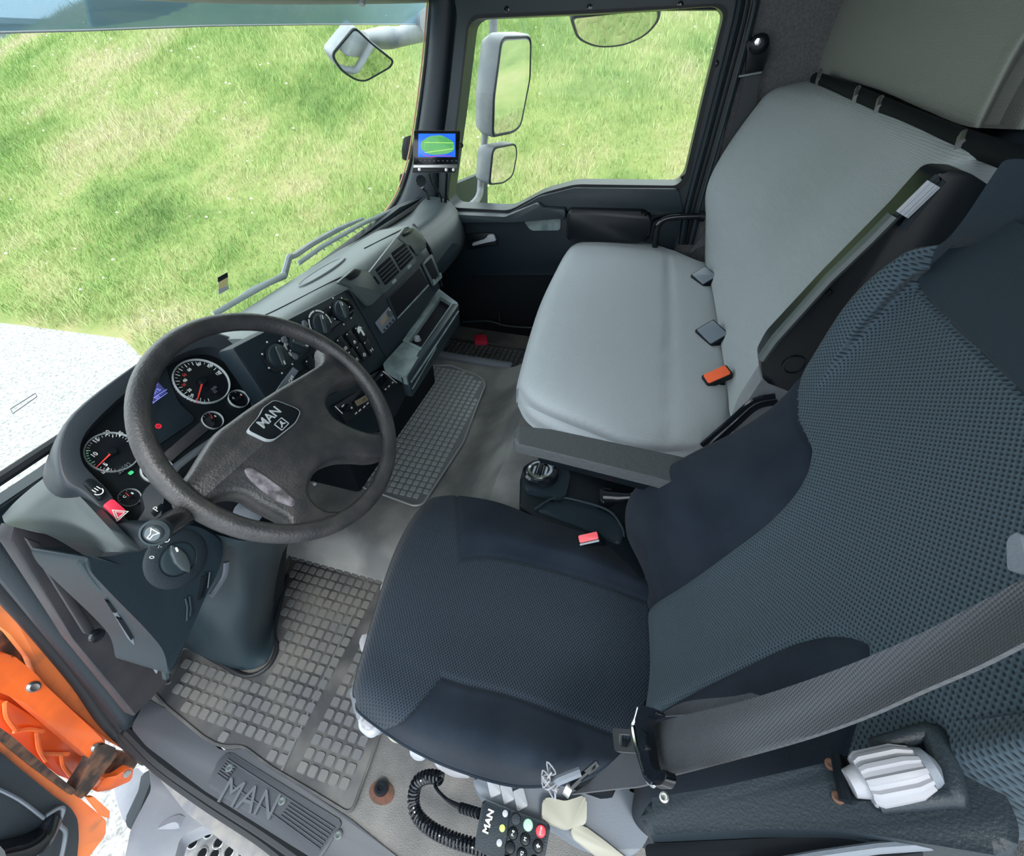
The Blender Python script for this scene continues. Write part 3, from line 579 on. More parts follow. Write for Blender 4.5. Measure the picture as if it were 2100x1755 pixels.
b.o('binnacle_hood', mat('binnacle plastic', (.024, .031, .040), .45, spec=.4, bump=.4, bscale=800, bdist=.0005), t, angle=70)
b = B(); b.plate(fc, [tuple(cen+(q[:2]-cen)*1.0) for q in oo], -.06, -.001); b.o('dial_panel', black, t)
b = B(); A = [fc.uv(*q) for q in ((310, 758), (338, 743), (350, 790), (366, 828), (402, 860), (300, 930))]; b.plate(fc, rpoly(A, .01), -.001, .003, .001); b.o('centre_display_panel', navy, t)
P2 = lambda L, c0, c1, m, n, par=None, bev=.0008, r=0: B().pp(fc, L, c0, c1, bev, r).o(n, m, par or t)
dsp = P2([(285, 790), (308, 768), (341, 804), (295, 845)], .002, .0045, lcd, 'trip_display', r=0)
b = B()
for u, v, s_ in ((313, 793, '04%'), (320, 804, '01%'), (300, 803, '1-'), (305, 816, '2-'), (322, 816, '01')): b.text(fc.at(u, v, .0048), s_, .010)
for q in (((292, 799), (316, 778)), ((292, 832), (341, 800)), ((292, 843), (342, 807)), ((310, 822), (315, 828))):
    A, C_ = fc.uv(*q[0]), fc.uv(*q[1]); b.tube([fc.p(*A, .0048), fc.p(*C_, .0048)], .0006, 5)
b.o('display_text', lcdl, dsp, recalc=False)
P2([(405, 870), (432, 852), (441, 870), (375, 925), (330, 965), (325, 938)], -.001, .003, brownp, 'lower_cover', r=.005)
b = B(); f = fc.at(304, 853, .003); b.plate(f, [(-.004, -.004), (.004, -.004), (.003, .002), (0, .006), (-.003, .002)], 0, .001)
f = fc.at(324, 875, .003); b.ring(f, circ(.005, 14), circ(.0035, 14), 0, .001); b.plate(f, rr(.0015, .005, .0004), 0, .001); b.o('warning_lamp', redlamp, t, recalc=False)
def gauge(u, v, ue, ve, a0, a1, nt, major, labels, needle, par, lab2=(), nl=.8):
    f = fc.at(u, v); e = np.array(fc.uv(ue, ve))-np.array(fc.uv(u, v)); r = float(np.hypot(*e))
    g = B(); g.lathe(f, [(0, -.002), (r, -.002), (r, .002), (r*.92, .002), (0, .0015)], 48); g = g.o('gauge', gloss, par)
    b = B(); b.lathe(f, [(r*1.0, 0), (r*1.0, .006), (r*.975, .0085), (r*.945, .006), (r*.94, .0)], 56); b.o('bezel', silver, g)
    b = B()
    for k in range(nt+1):
        a = math.radians(a0+(a1-a0)*k/nt); L = r*(.15 if k % major == 0 else .09); q = f.sh((r*.9-L/2)*math.cos(a), (r*.9-L/2)*math.sin(a), .0016, a)
        b.plate(q, rr(L, r*(.028 if k % major == 0 else .018), r*.005, 1), 0, .0006)
    for (lu, lv, s_, sz) in labels: b.text(fc.at(lu, lv, .0020), s_, sz, bold=sz*.03)
    b.o('scale', markw, g, recalc=False)
    if lab2:
        b = B(); [b.text(fc.at(lu, lv, .0020), s_, sz) for lu, lv, s_, sz in lab2]; b.o('red_numbers', markr, g, recalc=False)
    A = np.array(fc.uv(*needle))-np.array(fc.uv(u, v)); an = math.atan2(A[1], A[0]); L = float(np.hypot(*A)); q = f.sh(0, 0, .006, an)
    b = B(); b.plate(q, [(r*.12, -r*.035), (L, -r*.012), (L, r*.012), (r*.12, r*.035)], 0, .0012); b.o('needle', redn, g)
    b = B(); b.lathe(f, [(r*.17, .002), (r*.17, .007), (r*.13, .010), (0, .010)], 20); b.o('needle_cap', black, g); return g, f, r
g, f, r = gauge(414, 783, 470, 783, 236, -12, 26, 2, [(388, 801, '20', .0085), (379, 781, '40', .0085), (388, 759, '60', .0085), (407, 748, '80', .0085), (430, 751, '100', .0085), (447, 766, '120', .0085), (391, 812, 'km/h', .006)], (401, 829), t, [(377, 790, '30', .008), (378, 770, '50', .008)])
b = B(); b.pp(fc, [(414, 808), (441, 794), (449, 803), (424, 819)], .001, .0028, .0004); b.o('odometer_window', blackm, g)
b = B(); b.text(fc.at(438, 797, .003), '040', .009); b.text(fc.at(441, 804, .003), '01', .009); b.o('odometer_digits', greyd, g, recalc=False)
g, f, r = gauge(230, 928, 170, 922, 255, 0, 30, 5, [(216, 953, '5', .0098), (193, 933, '10', .0098), (197, 904, '15', .0098), (219, 888, '20', .0098), (246, 890, '25', .0098), (216, 966, '1/min', .006)], (195, 962), t)
b = B(); b.pp(fc, [(234, 962), (262, 945), (272, 955), (245, 975)], .001, .0028, .0004); b.o('counter_window', blackm, g)
b = B(); b.text(fc.at(254, 961, .003), '33592', .0105); b.o('counter_digits', greyd, g, recalc=False)
b = B(); 
for k in range(6):
    a = math.radians(130+k*8); q = f.sh(r*.86*math.cos(a), r*.86*math.sin(a), .0018, a); b.plate(q, rr(r*.08, r*.02, .0003, 1), 0, .0006)
b.plate(fc.at(268, 970, .0018), rr(.008, .006, .002), 0, .0008); b.o('green_zone', markg, g, recalc=False)
for (u, v, ue, ve, nd) in ((488, 819, 509, 819, (493, 811)), (435, 863, 457, 863, (430, 852)), (265, 1021, 289, 1021, (256, 1012))):
    gauge(u, v, ue, ve, 150, 60, 4, 2, [(u-10, v-2, 'C', .006), (u+6, v-9, '8', .006)], nd, t)
b = B(); b.lathe(fc.at(322, 965), [(.026, 0), (.026, .006), (.024, .008), (.022, 0)], 40); b.o('fuel_gauge_ring', silver, t)
FB = lambda L, c0, c1, m, n, bev=.002, r=.004, par=None: B().pp(fb, L, c0, c1, bev, r).o(n, m, par or t)
s1 = FB([(169, 993), (183, 980), (219, 1012), (202, 1029)], -.006, .005, black, 'fog_lamp_switch')
b = B(); f = fb.at(200, 1009, .0055); b.ring(f, circ(.007, 14, 180, 360)+[(-.007, 0)], circ(.0055, 14, 180, 360)+[(-.0055, 0)], 0, .0008)
for i in range(3): b.plate(f.sh(.003+.004*i-.006, .004), rr(.0012, .007, .0004, 1), 0, .0008)
b.o('fog_symbol', markw, s1, recalc=False)
s1 = FB([(209, 1038), (229, 1023), (259, 1050), (242, 1072)], -.006, .006, red, 'hazard_switch')
b = B(); f = fb.at(243, 1056, .0065); T_ = lambda s_: [(0, s_), (-.87*s_, -.5*s_), (.87*s_, -.5*s_)]
b.ring(f, T_(.013), T_(.0105), 0, .0008); b.ring(f, T_(.008), T_(.006), 0, .0008); b.o('hazard_symbol', markw, s1, recalc=False)
s1 = FB([(490, 738), (503, 729), (518, 757), (507, 765)], -.004, .005, black, 'rocker_switch')
b = B(); f = fb.at(510, 754, .0055)
for k in range(4): b.plate(f.sh(0, 0, 0, k*math.pi/4), rr(.010, .0010, .0003, 1), 0, .0008)
b.o('lamp_symbol', markw, s1, recalc=False)
s1 = FB([(519, 775), (532, 768), (545, 788), (532, 798)], -.004, .005, black, 'rocker_switch')
b = B(); b.plate(fb.at(531, 781, .0055), circ(.009, 12, 20, 150)+circ(.006, 12, 20, 150)[::-1], 0, .0008); b.o('lamp_symbol', markw, s1, recalc=False)
s1 = FB([(309, 1050), (331, 1032), (338, 1040), (316, 1060)], -.004, .003, black, 'parking_plate', .001, .002)
b = B(); b.text(fb.at(320, 1045, .0035), 'P', .014); b.o('letter', markw, s1, recalc=False)
# ------------------------------------------------------------------ left dash end, light switch, side panels
t = thing('driver_side_dash', 'rounded dark knee panel at the door end of the dashboard holding the light switch', 'dashboard panel', (.2, .7, .3))
fk = F((.2, .62, .57), (0, -.97, .25))
b = B(); b.pp(fk, [(172, 1140, .01), (215, 1142, .01), (266, 1132, .01), (300, 1130, .01), (322, 1112, .01), (338, 1082, .01), (400, 1075, .02), (463, 1110, .03), (452, 1165, .03), (425, 1215, .03), (405, 1262, .02), (347, 1392, .015), (338, 1335, .02), (300, 1290, .03), (235, 1225, .03), (185, 1172, .02)], -.14, .0, .018, .02, 4); b.o('knee_panel', navy, t, angle=70)
G = [[px(u, v, Yp(y)) for u, v in r] for r, y in (([(112, 965), (74, 992), (34, 1026), (4, 1058)], .955), ([(126, 992), (108, 1016), (66, 1046), (10, 1072)], .88), ([(160, 1014), (150, 1046), (120, 1070), (28, 1080)], .82), ([(220, 1078), (205, 1096), (180, 1104), (96, 1096)], .72), ([(266, 1126), (245, 1138), (220, 1150), (172, 1138)], .645))]
b = B(); b.sheet(dense(G, 4, 4), .02, (-.3, .5, .8)); b.o('corner_shelf', mat('corner plastic', (.026, .038, .044), .42, bump=.4, bscale=800, bdist=.0005), t, angle=70)  # plastic tone lightened to hold the grazing light on this corner
b = B(); b.pp(F((.1, .86, .3), (0, -1, 0)), [(28, 1078), (100, 1095), (172, 1135), (240, 1225), (320, 1330), (350, 1392), (300, 1440), (276, 1470), (150, 1310), (20, 1110)], -.03, .0, .004); b.o('side_panel', brownp, t)
b = B(); b.pp(F((.1, .84, .3), (0, -1, 0)), [(45, 1100), (78, 1112), (190, 1288), (185, 1300), (168, 1298)], 0, .008, .003); b.o('hanging_flap', brownp, t)
b = B(); b.lathe(F((.1, .83, .3), (0, -1, 0)).at(196, 1302), [(.012, 0), (.012, .006), (.006, .008), (0, .008)], 14); b.o('flap_screw', gloss, t)
fs = F(px(290, 1300, Yp(.66)), (-.55, -.80, 0), (0, -1, 0)); 
b = B(); b.pp(fs, [(212, 1222), (235, 1238), (300, 1300), (328, 1345), (322, 1385), (298, 1345), (262, 1310)], -.02, .0, .004, .01); b.o('side_vent', greyd, t)
for q in ([(214, 1227), (242, 1242), (237, 1255), (230, 1253)], [(237, 1263), (283, 1279), (269, 1312)]):
    b = B(); b.pp(fs, q, -.01, .003, .001); b.o('vent_opening', blackm, t)
b = B(); b.tube([px(*q, Yp(.655)) for q in ((168, 1150), (200, 1195), (250, 1245), (300, 1300), (333, 1350), (342, 1388))], .006, 8, smooth=5); b.o('edge_bead', midp, t)
b = B(); b.pp(fk, [(412, 1182), (426, 1176), (416, 1222), (404, 1232)], -.005, .003, .001, .002); b.o('coin_slot', black, t)
b = B(); [b.tube([fk.p(*fk.uv(*p_), .003) for p_ in L], .0015, 6) for L in (((378, 1226), (382, 1242), (381, 1272)), ((386, 1222), (389, 1248), (387, 1262)), ((416, 1178), (428, 1172), (424, 1205)))]; b.o('slot_rib', midp, t)
b = B(); b.tube([px(*q, Yp(.62)) for q in ((464, 1152), (460, 1180), (440, 1212), (432, 1222))], .004, 8, smooth=4, ry=.006); b.o('lower_bead', greyd, t)
f = fk.at(362, 1145); ls = B(); ls.lathe(f, [(.047, -.002), (.047, .001), (.043, .004), (.028, .005), (.027, .003), (0, .003)], 44, 1, 1.05); ls = ls.o('light_switch', shell, t)
b = B(); b.lathe(f, [(.026, .003), (.025, .006), (.022, .007), (0, .006)], 30); b.o('switch_dish', midp, ls)
b = B(); b.plate(f.sh(0, 0, .006, 1.35), [(-.030, 0), (-.018, .007), (0, .010), (.018, .007), (.030, 0), (.018, -.007), (0, -.010), (-.018, -.007)], 0, .006, .002); b.o('switch_grip', knob, ls)
b = B(); b.text(f.sh(-.020, .034, .0045, .5), '0', .010); b.text(f.sh(-.004, .038, .0045, .2), '·:', .010); b.ring(f.sh(.010, .038, .0045), circ(.0045, 12), circ(.0034, 12), 0, .0006); b.plate(f.sh(.006, .018, .0125, 1.2), rr(.008, .003, .001), 0, .0006); b.o('switch_marking', markw, ls, recalc=False)
# ------------------------------------------------------------------ steering wheel and column
fwh = F((.446, .534, .696), (.033, -.719, .694))
t = thing('steering_wheel', 'large worn dark four-spoke steering wheel with square black badge', 'steering wheel', fwh.O)
b = B(); b.tube([fwh.p(.203*math.cos(a), .203*math.sin(a)) for a in np.linspace(0, 2*math.pi, 97)[:-1]], .0155, 18, True, up=fwh.n, ry=.0175); b.o('rim', wheelm, t, angle=80)
# hub and spokes: a height field over the wheel disc, trimmed to the outline of the pad and its four spokes
pad = [(360, 1012), (392, 960), (420, 915), (446, 880), (480, 855), (510, 833), (570, 794), (634, 757), (664, 735), (664, 700), (700, 712), (745, 765), (728, 780), (703, 786), (682, 803), (674, 822), (682, 845), (702, 861), (735, 876), (768, 884), (795, 880), (798, 930), (772, 940), (740, 938), (700, 940), (662, 956), (643, 980), (638, 1005), (650, 1028), (676, 1044), (712, 1046), (700, 1078), (650, 1092), (592, 1092), (590, 1068), (560, 1050), (530, 1035), (505, 1018), (478, 1014), (456, 1018), (436, 1030), (420, 1048), (385, 1052)]
pq = [fwh.uv(*q) for q in pad]; pc = crm([np.append(q, 0) for q in pq], 3, True); pc = np.array([q[:2] for q in pc])
b = B(); n_ = len(pc)
def inset(P, d):
    T = np.roll(P, -1, 0)-np.roll(P, 1, 0); T /= np.linalg.norm(T, axis=1)[:, None]+1e-9; N = np.stack([T[:, 1], -T[:, 0]], 1)
    ar = np.sum(P[:, 0]*np.roll(P[:, 1], -1)-np.roll(P[:, 0], -1)*P[:, 1]); return P-N*d*(1 if ar > 0 else -1)
def hz(P): return np.zeros(len(P))
R_ = []
for d, c in ((-.001, -.040), (.0, -.022), (.002, -.008), (.006, -.001), (.012, .0025)):
    P = inset(pc, d) if d > 0 else (pc if d == 0 else pc*.985); R_.append(b.vs([fwh.p(q[0], q[1], c+h) for q, h in zip(P, hz(P))]))
for A, C_ in zip(R_, R_[1:]):
    for i in range(n_): b._f([A[i], A[(i+1) % n_], C_[(i+1) % n_], C_[i]])
from mathutils.geometry import tessellate_polygon
for tri in tessellate_polygon([[Vector((q[0], q[1], 0)) for q in inset(pc, .012)]]): b._f([R_[-1][i] for i in tri])
b.o('hub_and_spokes', wheelm, t, angle=75)
f6 = F(fwh.p(0, 0, .004), fwh.n)
sc = B(); sc.pp(f6, [(500, 962, .004), (512, 958, .004), (540, 975, .004), (575, 1000, .004), (608, 1030, .006), (600, 1040, .006), (565, 1026, .006), (530, 1000, .006), (508, 978, .004)], -.012, .0012, .001); sc.o('worn_patch', wornm, t)
BG = [(560, 822, .006), (602, 838, .006), (615, 846, .006), (604, 870, .008), (560, 905, .006), (545, 906, .006), (503, 886, .006), (512, 874, .006), (528, 856, .006), (537, 838, .004)]
bd = B(); bd.pp(f6, BG, -.006, .0062, .001); bd = bd.o('badge_edge', silver, t)
b = B(); P = np.array(rpoly([tuple(f6.uv(q[0], q[1]))+(q[2],) for q in BG], 0)); m_ = P.mean(0); b.plate(f6, m_+(P-m_)*.955, .0, .0072, .0006); b.o('badge_face', gloss, bd)
b = B(); g = f6.at(553, 858, .0075); b.text(g.sh(-.003, .001), 'MAN', .022, .0012, bold=.0002); g2 = f6.at(574, 873, .0075)
b.ring(g2, rr(.020, .0165, .002), rr(.0175, .014, .0015), 0, .0012); b.plate(g2, [(-.007, -.004), (-.002, -.001), (.001, .005), (.004, .005), (.003, .001), (.007, -.004), (.003, -.003), (0, -.001), (-.004, -.005)], 0, .0012); b.o('badge_emblem', silver, bd, recalc=False)
t = thing('steering_column', 'dark steering column cover rising from the footwell floor', 'steering column', (.3, .78, .0))
G = [[px(460, 1100, Yp(.60)), px(492, 1108, Yp(.58)), px(530, 1108, Yp(.58)), px(572, 1106, Yp(.60)), px(606, 1098, Yp(.66))],
     [px(458, 1150, Yp(.66)), px(494, 1150, Yp(.63)), px(530, 1152, Yp(.63)), px(566, 1150, Yp(.65)), px(590, 1120, Yp(.71))],
     [px(440, 1210, Yp(.72)), px(492, 1235, Yp(.68)), px(520, 1245, Yp(.68)), px(552, 1230, Yp(.70)), px(585, 1150, Yp(.77))],
     [px(405, 1270, Yp(.78)), px(468, 1310, Yp(.73)), px(512, 1320, Yp(.72)), px(550, 1290, Yp(.74)), px(575, 1195, Yp(.82))],
     [px(372, 1318, Zp(.012)), px(440, 1355, Zp(.012)), px(508, 1374, Zp(.012)), px(556, 1340, Zp(.012)), px(566, 1240, Zp(.012))]]
b = B(); b.sheet(dense(G, 6, 6), .03, (0, -1, .1)); b.o('column_cover', midp, t, angle=75)
b = B(); b.tube([fwh.p(0, 0, -.02), fwh.p(0, -.01, -.10), (.42, .72, .44)], [.055, .06, .07], 20, smooth=4); b.tube([(.43, .66, .52), (.36, .80, .1)], .06, 14); b.o('inner_column', blackm, t)
b = B(); b.lathe(F(px(508, 1052, Zp(.60)), (0, -.7, .7)), [(.022, 0), (.022, .006), (.016, .010), (0, .010)], 18); b.o('column_cap', greyd, t)
b = B(); b.box((.37, .57, .54), (.46, .65, .575), .006); b.o('column_clamp', greytr, t)
lv = B(); A, C_ = px(606, 757, Yp(.60)), px(560, 822, Yp(.62)); lv.tube([A, (A+C_)/2, C_], [.014, .0135, .010], 4, up=(1, .3, .8), ry=[.007, .0075, .007]); lv = lv.o('retarder_stalk', greyd, t, angle=20)
b = B(); b.text(F((A*.65+C_*.35)+V(-.003, -.011, .004), (-.2, -.8, .5), (A-C_)), '◂ OFF', .009); b.o('stalk_marking', markw, lv, recalc=False)
A, C_ = px(318, 1092, Yp(.50)), px(385, 1052, Yp(.55)); ax = (A-C_)/np.linalg.norm(A-C_); sk = B(); sk.tube([A, C_], .0155, 24); sk = sk.o('indicator_stalk', gloss, t)
f = F(A, ax, (1, 0, 0)); b = B(); b.lathe(f, [(.0160, -.008), (.0160, .002), (.013, .004), (.0125, .001), (0, .001)], 28); b.o('stalk_collar', midp, sk)
b = B(); b.lathe(f, [(.0100, .0), (.0100, .005), (.008, .0075), (0, .0075)], 24); b.o('horn_button', knob, sk)
b = B(); g = f.sh(0, 0, .0078); b.ring(g, [(-.006, -.002), (0, -.002), (.006, -.006), (.006, .006), (0, .002), (-.006, .002)], [(-.005, -.001), (0, -.001), (.005, -.004), (.005, .004), (0, .001), (-.005, .001)], 0, .0008); b.o('horn_symbol', markw, sk)
# ------------------------------------------------------------------ floor mats
def studmat(name, label, z, outline, cell, m1, m2, studs, group, dirs=(1, 0), rnd=.012, size=.84, h=.0035, asp=1.0, rimm=None):
    f = F((0, 0, z), (0, 0, 1)); P = rpoly([tuple(f.uv(q[0], q[1]))+((q[2],) if len(q) > 2 else ()) for q in outline], rnd)
    o_ = B(); o_.plate(f, P, 0, .006, .001); t = o_.o(name, m1, base=(np.mean([p[0] for p in P]), np.mean([p[1] for p in P]), z)); tag(t, label, 'floor mat', group)
    b = B(); b.tube([f.p(p[0], p[1], .007) for p in P], .0035, 6, True); b.o('raised_edge', rimm or m1, t)
    A = np.array(P); xs = np.arange(A[:, 0].min(), A[:, 0].max(), cell*asp); ys = np.arange(A[:, 1].min(), A[:, 1].max(), cell)
    def inside(x, y):
        c = False; n = len(A); j = n-1
        for i in range(n):
            if (A[i, 1] > y) != (A[j, 1] > y) and x < (A[j, 0]-A[i, 0])*(y-A[i, 1])/(A[j, 1]-A[i, 1])+A[i, 0]: c = not c
            j = i
        return c
    b = B(); hx, hy = cell*asp*size/2, cell*size/2; sh_ = rr(hx*2, hy*2, min(hx, hy)*.4, 2)
    for i, x in enumerate(xs):
        for j, y in enumerate(ys):
            x_, y_ = x+cell*asp/2, y+cell/2
            if all(inside(x_+sx*cell*asp*.5, y_+sy*cell*.5) for sx in (-1, 1) for sy in (-1, 1)) and not any(z0(x_, y_) for z0 in studs):
                lo = b.vs([(x_+p[0], y_+p[1], z+.005) for p in sh_]); hi = b.vs([(x_+p[0]*.86, y_+p[1]*.86, z+.006+h) for p in sh_]); b._f(hi)
                for k in range(len(lo)): b._f([lo[k], lo[(k+1) % len(lo)], hi[(k+1) % len(lo)], hi[k]])
    b.o('studs', m2, t, recalc=False); return t
t = studmat('floor_mat', 'dusty grey studded rubber mat in the driver footwell around the steering column', .0,
    [(612, 1118, .02), (700, 1135, .02), (800, 1188), (830, 1200), (790, 1480), (722, 1672, .02), (640, 1622), (560, 1575), (500, 1530, .02), (455, 1532, .03), (420, 1512), (345, 1450), (318, 1420, .008), (332, 1400, .008), (352, 1404, .01), (378, 1330, .01), (400, 1332, .01), (450, 1362, .03), (500, 1392, .03), (545, 1380, .03), (566, 1330, .03), (560, 1290, .02), (585, 1190), (600, 1125)], .0262, matm, mats_, [lambda x, y: abs(y-.52) < .012], 'rubber mats')
b = B(); A, C_ = px(578, 1580, Zp(.007)), px(760, 1180, Zp(.007)); b.tube([A, C_], .003, 6); b.o('section_ridge', mats_, t)
b = B(); b.tube([px(*q, Zp(.009)) for q in ((590, 1180), (562, 1290), (568, 1328), (548, 1368), (505, 1386), (452, 1360), (402, 1332))], .006, 8, smooth=4); b.o('column_cutout_rim', rubber, t)
b = B(); b.pp(F((0, 0, .006), (0, 0, 1)), [(282, 1400), (302, 1385), (326, 1400), (312, 1428)], 0, .006, .002, .006); o = b.o('rest_pad', matm); tag(o, 'small loose rubber corner pad at the outer front corner of the driver mat', 'pad')
studmat('floor_mat', 'shiny pale barred rubber mat on the raised centre floor right of the wheel', .108, [(868, 752), (925, 752), (985, 775, .03), (996, 790, .03), (950, 910), (868, 1036, .03), (850, 1040, .03), (700, 985), (672, 968)], .0235, matd, matl, [], 'rubber mats', size=.80, h=.003, asp=1.05, rimm=matl)
studmat('floor_mat', 'dark studded rubber mat in the shaded passenger footwell', .0, [(905, 692), (1085, 718), (1085, 800), (1010, 775), (885, 738)], .026, matm, matd, [], 'rubber mats', size=.78)
b = B(); b.box((1.55, .42, .0), (1.60, .92, .11), .01); struct(b.o('trim_6', greyd))
# floor fitting, sill
t = thing('floor_plug', 'black round plug in a rusty hole in the floor beside the driver mat corner', 'plug', px(783, 1620, Zp(0)))
b = B(); b.lathe(F(px(783, 1625, Zp(.001)), (0, 0, 1)), [(0, 0), (.020, 0), (.020, .002), (.016, .003), (0, .003)], 24, 1, 1.4); b.o('rusty_hole', mat('rusty orange hole', (.10, .035, .022), .8, col2=(.05, .03, .02), nscale=90), t)
b = B(); b.lathe(F(px(783, 1616, Zp(.004)), (0, 0, 1)), [(0, 0), (.015, 0), (.015, .010), (.011, .016), (.006, .016), (.005, .012), (0, .012)], 24); b.o('plug_head', gloss, t)
fz = F((0, 0, .004), (0, 0, 1), (0, -1, 0))
t = thing('door_sill', 'dark ribbed plastic door sill tread with embossed lettering', 'door sill', px(515, 1640, Zp(-.02)))
b = B(); b.pp(fz, [(268, 1492), (300, 1435), (345, 1455), (425, 1515), (452, 1538), (500, 1535), (640, 1628), (720, 1680), (800, 1745), (860, 1790), (690, 1790), (640, 1760), (420, 1622), (300, 1530)], -.05, 0, .006, .01); b.o('sill_cover', sillm, t)
b = B(); b.pp(fz, [(450, 1555, .01), (470, 1540, .01), (705, 1685, .01), (660, 1760, .01), (640, 1755, .01), (425, 1612, .01)], 0, .003, .002); st = b.o('tread_plate', sillm, t)
b = B(); ft = fz.at(512, 1640, .003); b.text(ft.sh(0, 0, 0, .04), 'MAN', .060, .006); b.o('embossed_letters', mat('embossed letters', (.060, .068, .082), .4), st, recalc=False)
b = B()
A0, A1, B0, B1 = np.array(fz.uv(470, 1555)), np.array(fz.uv(445, 1590)), np.array(fz.uv(690, 1695)), np.array(fz.uv(655, 1745))
for k in range(7):
    s_ = (k+.5)/7; a = A0*(1-s_)+A1*s_-V(0, .0); c = B0*(1-s_)+B1*s_
    for lo, hi in (((0, 1),) if k in (0, 6) else ((0, .10), (.62, 1))):
        p0, p1 = a+(c-a)*lo, a+(c-a)*hi; b.tube([fz.p(*p0, .0035), fz.p(*p1, .0035)], .0022, 6)
b.o('tread_rib', sillm, st)
for u, v in ((472, 1575), (580, 1642), (695, 1712)):
    b = B(); b.lathe(fz.at(u, v, .003), [(.008, 0), (.008, .002), (.005, .003), (0, .001)], 16); b.o('sill_screw', midl, t)
b = B(); b.tube([px(*q, Zp(-.005)) for q in ((262, 1500), (330, 1565), (430, 1635), (540, 1705), (640, 1775))], .010, 8, smooth=4); b.tube([px(*q, Zp(-.03)) for q in ((250, 1505), (320, 1575), (420, 1648), (530, 1720), (600, 1775))], .009, 8, smooth=4); b.o('seal', rubber, t)
t = thing('sill_flange', 'dirty pale metal sill edge below the rubber door seal', 'sill', px(450, 1680, Zp(-.1)))
b = B(); b.pp(F((0, 0, -.06), (0, 0, 1)), [(265, 1520), (300, 1548), (400, 1630), (520, 1715), (600, 1775), (540, 1790), (450, 1720), (380, 1665), (330, 1600), (300, 1560)], -.02, 0, .004, .01); b.o('flange', dirtsill, t)
t = thing('step_fairing', 'smooth grey plastic entry step fairing below the door sill', 'fairing', px(360, 1700, Zp(-.3)))
b = B(); b.pp(F((0, 0, -.18), (.25, 0, 1)), [(305, 1568), (345, 1600), (390, 1668), (450, 1712), (420, 1690), (370, 1715), (350, 1790), (250, 1790), (268, 1700), (310, 1620)], -.05, 0, .01, .01); b.o('fairing_panel', fair, t)
b = B(); b.pp(F((0, 0, -.24), (.2, .2, 1)), [(232, 1608), (280, 1572), (300, 1590), (292, 1610), (265, 1695), (252, 1680), (238, 1640)], -.06, 0, .006, .01); b.o('fairing_fin', fair, t)
b = B(); b.pp(F((0, 0, -.20), (.2, .2, 1)), [(290, 1588), (312, 1575), (310, 1600), (276, 1690), (262, 1698), (256, 1680), (284, 1620)], -.02, 0, .004, .006); b.o('gap_shade_plate', shell, t)  # dark plate standing in for the shaded gap between fin and fairing
b = B(); b.tube([px(270, 1732, Zp(-.17)), px(330, 1700, Zp(-.165)), px(368, 1690, Zp(-.17)), px(365, 1730, Zp(-.18))], [.006, .014, .02, .014], 8, smooth=5); b.o('moulded_ridge', fair, t)
t = thing('entry_step', 'bare aluminium entry step plate punched with round holes', 'step', px(470, 1740, Zp(-.4)))
f = F((0, 0, -.32), (0, 0, 1)); b = B(); b.pp(f, [(345, 1800), (362, 1738, .01), (428, 1690, .01), (470, 1692), (640, 1800)], -.006, 0, .001); b.o('step_plate', alu, t)
for u, v in ((429, 1706), (396, 1727), (448, 1727), (362, 1750), (415, 1750), (470, 1746), (440, 1752), (500, 1752)):
    b = B(); b.lathe(f.at(u, v), [(.014, 0), (.014, .002), (.0115, .003), (.0105, -.001), (0, -.0005)], 20); h_ = b.o('punched_hole', alu, t)
    b = B(); b.lathe(f.at(u, v, .0005), [(.0100, 0), (0, .0004)], 18); b.o('hole_opening', blackm, h_)
# ------------------------------------------------------------------ door aperture, orange body, open driver door
t = thing('door_1', 'front edge of the driver door opening with dark padded trim and rubber seals', 'door frame', px(150, 1300, Yp(.95)), kind='structure'); t.name = 'door_2'
pt = lambda L, y, r, m, n, ry=None: B().tube([px(*q, Yp(y)) for q in L], r, 10, smooth=5, ry=ry).o(n, m, t)
pt([(-20, 1105), (30, 1165), (110, 1268), (190, 1370), (262, 1462), (272, 1478)], .96, .024, shell, 'pillar_pad')
pt([(-20, 1135), (20, 1190), (80, 1262), (170, 1380), (232, 1465), (256, 1500)], .985, .013, rubber, 'inner_seal')
pt([(-20, 1115), (30, 1182), (95, 1270), (180, 1382), (244, 1466)], .975, .004, mat('faded red stripe', (.25, .07, .07), .6), 'red_stripe')
pt([(-20, 1170), (20, 1222), (80, 1290), (165, 1395), (215, 1470), (262, 1520), (300, 1555)], 1.0, .016, rubber, 'outer_seal')
t = thing('orange_door_pillar', 'dusty orange painted body pillar with hinge bracket beside the door opening', 'body pillar', px(100, 1480, Yp(1.03)))
yp = lambda y: F((0, y, 0), (0, -1, 0))
OP = lambda L, y, c0, c1, m, n, bev=.003, r=.004, par=None: B().pp(yp(y), L, c0, c1, bev, r).o(n, m, par or t)
OP([(-20, 1175), (40, 1240), (110, 1320), (190, 1425), (240, 1500), (290, 1535), (278, 1548), (262, 1540), (225, 1520), (120, 1430), (80, 1400), (60, 1350), (20, 1300), (-20, 1270)], 1.03, -.02, 0, orangeL, 'pillar_face')
OP([(-20, 1265), (22, 1300), (62, 1350), (75, 1380), (60, 1378), (30, 1350), (-20, 1345)], 1.06, -.03, 0, rust, 'rusty_cavity')
c_ = OP([(-20, 1352), (28, 1344), (60, 1370), (80, 1388), (90, 1402), (205, 1510), (215, 1522), (212, 1540), (196, 1556), (190, 1560), (50, 1440), (-20, 1412)], 1.0, -.04, 0, orange, 'hinge_cover', .006, .008)
for u, v in ((68, 1408), (197, 1533)):
    b = B(); b.lathe(yp(1.0).at(u, v), [(.012, 0), (.012, .002), (.008, .005), (.004, .004), (0, .004)], 18, .8, 1.3); b.o('hinge_bolt', steel, c_)
OP([(-20, 1300), (100, 1370), (215, 1500), (215, 1560), (170, 1620), (60, 1540), (-20, 1490)], 1.10, -.02, 0, orange, 'backing_panel')
